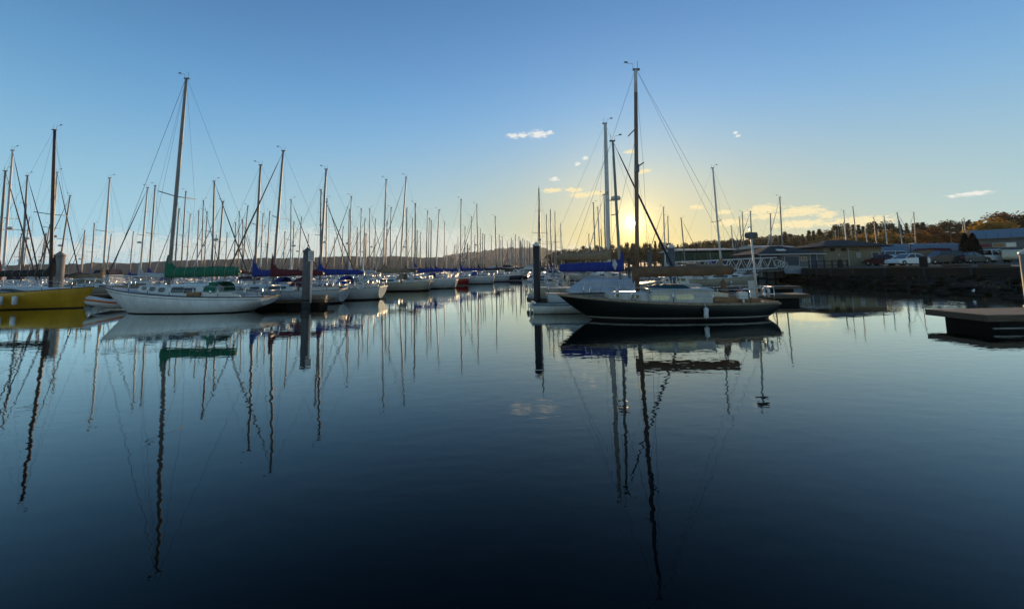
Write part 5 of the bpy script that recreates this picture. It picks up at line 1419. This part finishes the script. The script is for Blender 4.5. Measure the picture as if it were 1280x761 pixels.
mb = MB(); zr = H.sheer(.05) + .62
pts = [(H.X(.17), .98, zr - .05), (H.X(.06), .86, zr), (H.X(0) - .02, .6, zr), (H.X(0) - .02, -.6, zr), (H.X(.06), -.86, zr), (H.X(.17), -.98, zr - .05)]
mb.tube(pts, .018, 6); mb.tube([(a, b, c - .3) for a, b, c in pts], .014, 5)
for a, b, c in pts: mb.tube([(a, b, c), (a, b, c - .64)], .016, 5)
mb.build('pushpit', M['steel'], bs)
q = lx(940)
pl = MB().tube([(q, .35, H.sheer(.05)), (q + .09, .35, P(936.5, 299, YC).z)], .04, 8).build('aerial_pole', M['alulight'], bs)
zt2 = P(936.5, 295, YC).z
MB().prism([(-.19, -.12), (.17, -.12), (.21, .0), (.17, .12), (-.17, .12), (-.21, .02)], 'y', .22, .48).build('radar_box', M['pilegrey'], pl).location = (q + .09, 0, zt2)
MB().tube([(q + .14, .35, zt2 + .1), (q + .14, .35, zt2 + .3)], .015, 5).box((q + .14, .35, zt2 + .33), (.08, .08, .07)).build('masthead_light', M['lampglass'], pl)
MB().box((H.X(0) - .12, 0, H.sheer(0) - .06), (.34, 1.2, .07)).tube([(H.X(0) - .35, .5, H.sheer(0) - .06), (H.X(0) + .25, .3, .3)], .03, 5).tube([(H.X(0) - .35, -.5, H.sheer(0) - .06), (H.X(0) + .25, -.3, .3)], .03, 5).build('stern_platform', M['teak'], bs)
xf = lx(880, 15.8)
for sg in (1, -1):
    yf = H.half(H.T(xf)) + .11
    f = MB().tube([(xf, sg * yf, .58), (xf, sg * (yf + .01), .52), (xf, sg * yf, .20), (xf, sg * (yf - .01), .14)], [.03, .095, .095, .03], 10)
    f.tube([(xf, sg * yf, .56), (xf, sg * (yf - .1), H.sheer(.3) + .05)], .01, 4); f.build('fender', M['fender'], bs)
hb_ = MB()
hb_.tube([(H.X(.03), .55 + .17 * math.cos(R(-50 + 28 * k)), zr - .22 + .2 * math.sin(R(-50 + 28 * k))) for k in range(11)], .055, 8); hb_.build('horseshoe_buoy', M['capwhite'], bs)
for k, (xx, yy) in enumerate(((-2.9, .45), (-3.15, .2), (-3.4, -.3))): MB().box((xx, yy, zb + .22), (.26, .2, .34), .3 * k, .9).tube([(xx - .06, yy, zb + .39), (xx - .06, yy, zb + .45), (xx + .06, yy, zb + .45)], .02, 5).build('jerry_can', M[('red', 'navy', 'orange')[k]] if k != 2 else M['blackcanvas'], bs)
MB().torus((-3.7, .5, zb + .42), .17, .035, 'x', 14, 6).build('rope_coil', M['rope'], bs)
MB().tube([(-3.95, -.3, zb), (-3.95, -.3, zb + .3), (-3.0, -.1, zb + .5)], .025, 6).build('tiller', M['wood'], bs)
MB().box((-4.25, 0, .05), (.12, .06, .9)).build('rudder', M['blackcanvas'], bs)

# ------------------------------------------------------------------ the white sloop
XC, YC = -18.68, 23.2
ws = thing('white_sloop', 'white hulled sloop with green sail cover and silver mast moored at the dock', 'sailboat', (XC, YC, 0), PI)
H = Hull(9.75, 2.9, 1.54, .96, .86, .14, .17, .34, .60, draft=.5, rake=-.75)
H.build(H_HERO, ws); H.deck(M['greydeck'], ws); H.toe(M['pilegrey'], ws, .03)
def strip(H, z_off, w, mt, parent, name):
    mb = MB()
    for sg in (1, -1):
        mb.tube([(H.X(t), sg * (H.half(t) - .0), H.sheer(t) - z_off) for t in H.ts()[1:-1]], w, 5)
    return mb.build(name, mt, parent)
strip(H, .14, .014, M['pilegrey'], ws, 'rubbing_strake')
mxw = 1.18
cb = trunk_cabin(H, [(2.75, .30, .10, .22), (2.45, .52, .30, .42), (1.9, .70, .40, .58), (.4, .92, .50, .76), (-.6, .95, .58, .78), (-1.5, .95, .60, .78)], M['white'], ws)
def lw(px): return -(P(px, 360, 22.3).x - XC)
def cab_y(x, z):
    secs = [(2.75, .30, .10, .22), (2.45, .52, .30, .42), (1.9, .70, .40, .58), (.4, .92, .50, .76), (-.6, .95, .58, .78), (-1.5, .95, .60, .78)]
    for a, b in zip(secs[:-1], secs[1:]):
        if b[0] <= x <= a[0]:
            u = (x - a[0]) / (b[0] - a[0]); wb, hh, wt_ = (lerp(a[i], b[i], u) for i in (1, 2, 3)); s_ = H.sheer(H.T(x))
            v = (z - s_ + .06) / max(.05, hh - .08 + .06); return lerp(wb, lerp(wb, wt_, .8), min(1, v))
    return .9
for px, w_, h_ in ((174, .30, .15), (186.5, .31, .17), (200, .34, .19), (221.5, .68, .26), (236.5, .62, .26)):
    x = lw(px); z = H.sheer(H.T(x)) + (.24 if w_ < .4 else .30)
    for sg in (1, -1):
        # follow the slanting cabin side: corners sampled on it
        poly = rounded(w_, h_, .075); n = len(poly)
        mb = MB(); mb.add([(x + a, sg * (cab_y(x + a, z + b) + .012), z + b) for a, b in poly] + [(x + a, sg * (cab_y(x + a, z + b) - .03), z + b) for a, b in poly], [tuple(range(n))] + [(i, (i + 1) % n, n + (i + 1) % n, n + i) for i in range(n)])
        o = mb.build('window', M['glass'], cb)
        p2 = rounded(w_ + .06, h_ + .06, .1); vs = []
        for q, off in ((poly, .004), (poly, .024), (p2, .024), (p2, .0)): vs += [(x + a, sg * (cab_y(x + a, z + b) + off), z + b) for a, b in q]
        MB().add(vs, [(L_ * n + i, L_ * n + (i + 1) % n, (L_ + 1) * n + (i + 1) % n, (L_ + 1) * n + i) for L_ in range(3) for i in range(n)]).build('frame', M['alu'], o)
MB().box((1.9, 0, H.sheer(.7) + .47), (.5, .5, .07)).build('hatch', M['offwhite'], cb)
topz = P(232, 99, YC).z
mast_obj(mxw, 1.2, topz, .098, M['alu'], ws, .34, ((.435, 1.3),), n=12)
boom_and_cover(mxw - .02, 2.22, 4.15, M['green'], ws, h0=.38, h1=.30, drop0=.26, luff=.75, ties=True)
topp = (mxw - .34, 0, topz)
stay((H.X(.99), 0, H.sheer(.99)), (topp[0] + .08, 0, topp[2] - .1), ws, .013, 'forestay')
stay((H.X(.78), 0, H.sheer(.78)), (topp[0] + .1, 0, topp[2] - .6), ws, .007, 'halyard')
stay((H.X(.01), 0, H.sheer(0)), (topp[0] - .05, 0, topp[2]), ws, .006, 'backstay')
for sg in (1, -1):
    MB().tube([(mxw - .12, sg * (H.half(.62) - .06), H.sheer(.62)), (mxw - .22, sg * 1.3, lerp(1.2, topz, .435) + .06), topp], .0055, 4).tube([(mxw - .6, sg * (H.half(.58) - .06), H.sheer(.58)), (mxw - .18, 0, lerp(1.2, topz, .435))], .0055, 4).build('shroud', M['wire'], ws)
rail_set(H, ws, .10, .88, .58, 'guard_rail', step=.13)
# spinnaker pole over the bow
MB().tube([(mxw, .3, 2.05), (4.6, .1, 2.15)], .04, 6).build('spinnaker_pole', M['alulight'], ws)
rings = []
for u, hgt in ((0, .06), (.2, .42), (.55, .58), (1, .56)):
    x = lerp(-1.35, -2.15, u); z = H.sheer(.33) + .38
    rings.append([(x, .82 * math.cos(PI * k / 10), z - .14 + hgt * math.sin(PI * k / 10) ** .7) for k in range(11)])
mb = MB(); mb.rings(rings, cap=False, closed=False)
mb.add([(-1.75, .84, H.sheer(.33) + .02), (-2.2, .84, H.sheer(.33) + .02), (-2.15, .82, H.sheer(.33) + .8), (-1.8, .82, H.sheer(.33) + .78)], [(0, 1, 2, 3)])
mb.build('dodger', M['green'], ws)
for sg in (1, -1): MB().prism([(-1.3, H.sheer(.35) - .02), (-3.6, H.sheer(.1) - .02), (-3.6, H.sheer(.1) + .14), (-1.3, H.sheer(.35) + .26)], 'y', sg * .88 - .04, sg * .88 + .04).build('coaming', M['white'], ws)
MB().box((-1.1, .98, H.sheer(.38) + .12), (.72, .1, .22)).build('teak_locker', M['wood'], ws)
MB().box((-2.75, .8, H.sheer(.2) + .2), (.9, .35, .12)).build('cockpit_cushion', M['white'], ws)
MB().lathe((-1.95, .88, H.sheer(.3) + .18), [(.09, 0), (.07, .08), (.08, .16), (.03, .18)], 10).build('winch', M['steel'], ws)
MB().tube([(-4.0, 0, H.sheer(.1)), (-4.0, 0, H.sheer(.1) + .2), (-3.0, .05, H.sheer(.1) + .45)], .03, 6).build('tiller', M['wood'], ws)
MB().box((H.X(.13), 0, .0), (.5, .07, .7)).build('rudder', M['blackcanvas'], ws)
stay((H.X(.03), -.4, H.sheer(.03)), (H.X(0) - .3, -1.9, .5), ws, .018, 'mooring_line', M['rope'])

# ------------------------------------------------------------------ the yellow sloop
YC = 27.6; xb = P(117, 362, YC).x; L = 9.0; XC = xb - L / 2
ys = thing('yellow_sloop', 'yellow hulled sloop with dark mast and black sail cover cut by the left edge', 'sailboat', (XC, YC, 0), 0)
H = Hull(L, 2.8, 1.42, 1.12, 1.08, .06, .05, .05, .72, draft=.45, rake=-.3)
H.build(H_YELLOW, ys); H.deck(M['white'], ys, camber=.12); H.toe(M['blackcanvas'], ys, .022)
mxy = P(64, 350, YC).x - XC
cb = trunk_cabin(H, [(2.7, .3, .05, .2), (2.0, .6, .16, .45), (.8, .85, .28, .62), (-.6, .95, .40, .7), (-1.2, .95, .42, .7)], M['white'], ys)
for sg in (1, -1):
    poly = [(-.85, .10), (-.75, .27), (-.1, .24), (.75, .12), (.8, .06)]; mb = MB()
    z = H.sheer(.45)
    def yv(x, b): return lerp(.95, .78, min(1, max(0, b / .4))) - max(0, x - .2) * .10
    mb.add([(a, sg * (yv(a, b) + .018), z + b) for a, b in poly] + [(a, sg * (yv(a, b) - .05), z + b) for a, b in poly], [tuple(range(5))] + [(i, (i + 1) % 5, 5 + (i + 1) % 5, 5 + i) for i in range(5)])
    mb.build('window', M['glass'], cb)
topz = P(67.5, 163, YC).z
rk = -(P(67.5, 163, YC).x - P(63, 350, YC).x)
mast_obj(mxy, 1.3, topz, .105, M['darkmast'], ys, rk, ((.46, 1.0),), n=10)
boom_and_cover(mxy - .05, 2.35, 3.8, M['blackcanvas'], ys, h0=.34, h1=.2, drop0=.22, luff=1.0, ties=True)
stay((H.X(.985), 0, H.sheer(.985)), (mxy - rk * .9 + .1, 0, topz - 1.2), ys, .006, 'forestay'); stay((H.X(.01), 0, H.sheer(0)), (mxy - rk - .05, 0, topz), ys, .0055, 'backstay')
for sg in (1, -1): MB().tube([(mxy - .1, sg * (H.half(.62) - .06), H.sheer(.62)), (mxy - .12 - rk * .46, sg * 1.0, lerp(1.3, topz, .46)), (mxy - rk, 0, topz)], .0055, 4).build('shroud', M['wire'], ys)
rail_set(H, ys, .10, .9, .58, 'guard_rail', step=.16)
for x in (mxy - 1.40, mxy - .55):
    y = -(H.half(H.T(x)) + .16); MB().tube([(x, y, .95), (x, y, .88), (x, y, .42), (x, y, .34)], [.03, .13, .13, .03], 10).build('fender', M['fender'], ys)
# small tender between the two bows
q = W(126, 389); t = thing('inflatable_dinghy', 'small white inflatable dinghy with orange rim between yellow and white bows', 'dinghy', (q.x, q.y + .9, .08), R(-100)); t.scale = (1.15, 1.2, 1.35)
pts = [(-1.3, .52, .18), (-.2, .55, .2), (.7, .45, .28), (1.25, .0, .46), (.7, -.45, .28), (-.2, -.55, .2), (-1.3, -.52, .18)]
MB().tube(pts, [.10, .21, .21, .20, .21, .21, .10], 10).build('buoyancy_tube', M['white'], t)
MB().tube([(a + (.21 if a > 1 else .06), b * 1.40, c + .05) for a, b, c in pts], .05, 6).build('rub_strip', M['orange'], t)
MB().box((-.2, 0, .12), (2.0, .8, .05)).build('floor', M['greydeck'], t)
MB().box((-1.1, 0, .25), (.06, .8, .4)).build('transom', M['wood'], t)
MB().box((-.1, 0, .36), (.25, .9, .04)).build('thwart', M['teak'], t)
# skiff by the black bow
q = W(667, 393); t = thing('skiff', 'little white skiff with teal gunwale tucked behind the black bow', 'rowing boat', (q.x + 1.95, 19.75, 0), .03)
H = Hull(3.9, 1.25, .62, .44, .46, .10, .04, -.05, .8, draft=.15); H.build(H_SKIFF, t); H.toe(M['roofblue'], t, .03)
MB().rings([[(H.X(u), k * (H.half(u) - .05) * .75, .14) for k in (1, 0, -1)] for u in H.ts()[:-2]], cap=False, closed=False).build('floor', M['greydeck'], t)
for x in (-.9, .4): MB().box((x, 0, .36), (.24, 1.05, .04)).build('thwart', M['teak'], t)
MB().box((-1.98, .1, .42), (.22, .26, .34), mtx=Matrix.Rotation(.5, 3, 'Y')).tube([(-2.02, .1, .34), (-2.12, .1, -.1)], .05, 6).build('outboard_motor', M['white'], t)
# blue covered sloop behind it, bow to the right
YC = 21.25; XC = 5.35
t = thing('sailboat', 'sloop with long blue sail cover bearing a pale diamond behind the black bow', 'sailboat', (XC, YC, 0), 0, 'sailboats behind the black sloop')
H = Hull(7.2, 2.2, 1.15, .85, .88, .12, .06, .05, .66, rake=-.2); H.build(H_WHITE, t); H.deck(M['offwhite'], t); H.toe(M['alu'], t, .025)
mx = P(775, 330, YC).x - XC; top = P(766, 177, YC); rk = -(top.x - XC - mx)
mast_obj(mx, 1.0, top.z, .075, M['alu'], t, rk, ((.5, .7),))
bm = boom_and_cover(mx + .02, 2.18, 3.3, M['blue'], t, h0=.30, h1=.20, drop0=.26, luff=.55)
dm = MB()
for sg in (1, -1): dm.add([(mx - .32, sg * .205, 2.62), (mx - .46, sg * .205, 2.32), (mx - .32, sg * .205, 2.02), (mx - .18, sg * .205, 2.32), (mx - .32, sg * .165, 2.62), (mx - .46, sg * .165, 2.32), (mx - .32, sg * .165, 2.02), (mx - .18, sg * .165, 2.32)], [(0, 1, 2, 3), (0, 1, 5, 4), (1, 2, 6, 5), (2, 3, 7, 6), (3, 0, 4, 7)])
dm.build('diamond_emblem', M['greycanvas'], bm)
stay((H.X(.98), 0, H.sheer(.98) + .2), (mx - rk + .05, 0, top.z - .1), t, .02, 'forestay', M['navy'], bulge=.062)
stay((H.X(.01), 0, H.sheer(0)), (mx - rk, 0, top.z), t, .0055, 'backstay')
for sg in (1, -1): MB().tube([(mx - .1, sg * 1.0, .9), (mx - .2, sg * .7, lerp(1, top.z, .5)), (mx - rk, 0, top.z)], .0055, 4).build('shroud', M['wire'], t)
rings = []; rnd = random.Random(12)
xa = P(712, 360, 20.6).x - XC; xz = P(800, 360, 20.6).x - XC
for i in range(17):
    u = i / 16; x = lerp(xa, xz, u); pk = (u / .28) if u < .28 else 1 - .25 * (u - .28) / .72
    hgt = .10 + .62 * pk ** .8; z = .92
    rings.append([(x, 1.0, z)] + [(x, .95 * math.cos(PI * k / 10) + rnd.uniform(-.02, .02), z + .05 + hgt * (1 - abs(math.cos(PI * k / 10))) ** .8 + rnd.uniform(-.02, .02)) for k in range(1, 10)] + [(x, -1.0, z)])
MB().rings(rings, cap=True).build('deck_cover', M['greycanvas'], t)
rail_set(H, t, .1, .88, .55, 'guard_rail', step=.2)
# tan covered sloop behind that, across the dock
YC = 25.75; m0 = P(760.5, 320, YC).x
t = thing('sailboat', 'sloop with thick white mast and tan sail cover above the blue covered boom', 'sailboat', (m0 - .7, YC, 0), 0, 'sailboats behind the black sloop'); XC = m0 - .7
H = Hull(8.4, 2.6, 1.3, .95, 1.0, .12, .06, .05, .66, rake=-.2); H.build(H_CREAM, t); H.deck(M['offwhite'], t); H.toe(M['alu'], t, .025)
trunk_cabin(H, [(2.4, .4, .2, .3), (1.9, .6, .35, .5), (-.9, .9, .5, .7)], M['white'], t)
top = P(756.5, 155, YC); mx = .7; rk = -(top.x - XC - mx)
ms = mast_obj(mx, 1.2, top.z, .135, M['alulight'], t, rk, ((.55, .9),))
zz = P(765, 250, YC).z
rd = MB().lathe((mx + .62, 0, zz), [(.05, -.02), (.3, 0), (.32, .1), (.28, .22), (.1, .26)], 14); rd.box((mx + .25, 0, zz - .03), (.6, .14, .05)); rd.build('radar_dome', M['alulight'], ms)
boom_and_cover(mx + .02, 2.85, 3.3, M['tan'], t, h0=.42, h1=.22, drop0=.24, luff=1.0)
stay((H.X(.98), 0, H.sheer(.98)), (mx - rk + .05, 0, top.z - .1), t, .006, 'forestay'); stay((H.X(.01), 0, H.sheer(0)), (mx - rk, 0, top.z), t, .0055, 'backstay')
for sg in (1, -1): MB().tube([(mx - .1, sg * 1.15, 1.0), (mx - .2, sg * .9, lerp(1.2, top.z, .55)), (mx - rk, 0, top.z)], .0055, 4).build('shroud', M['wire'], t)
rail_set(H, t, .1, .88, .55, 'guard_rail', step=.2)
# life ring on the stern rail of the left blue covered sailboat
q = P(450, 357, 29.55)
tag(MB().torus((q.x, q.y, q.z), .25, .07, 'y', 24, 8).build('life_ring', M['capwhite']), 'white life ring hung on the stern rail of the blue covered sailboat', 'life ring')
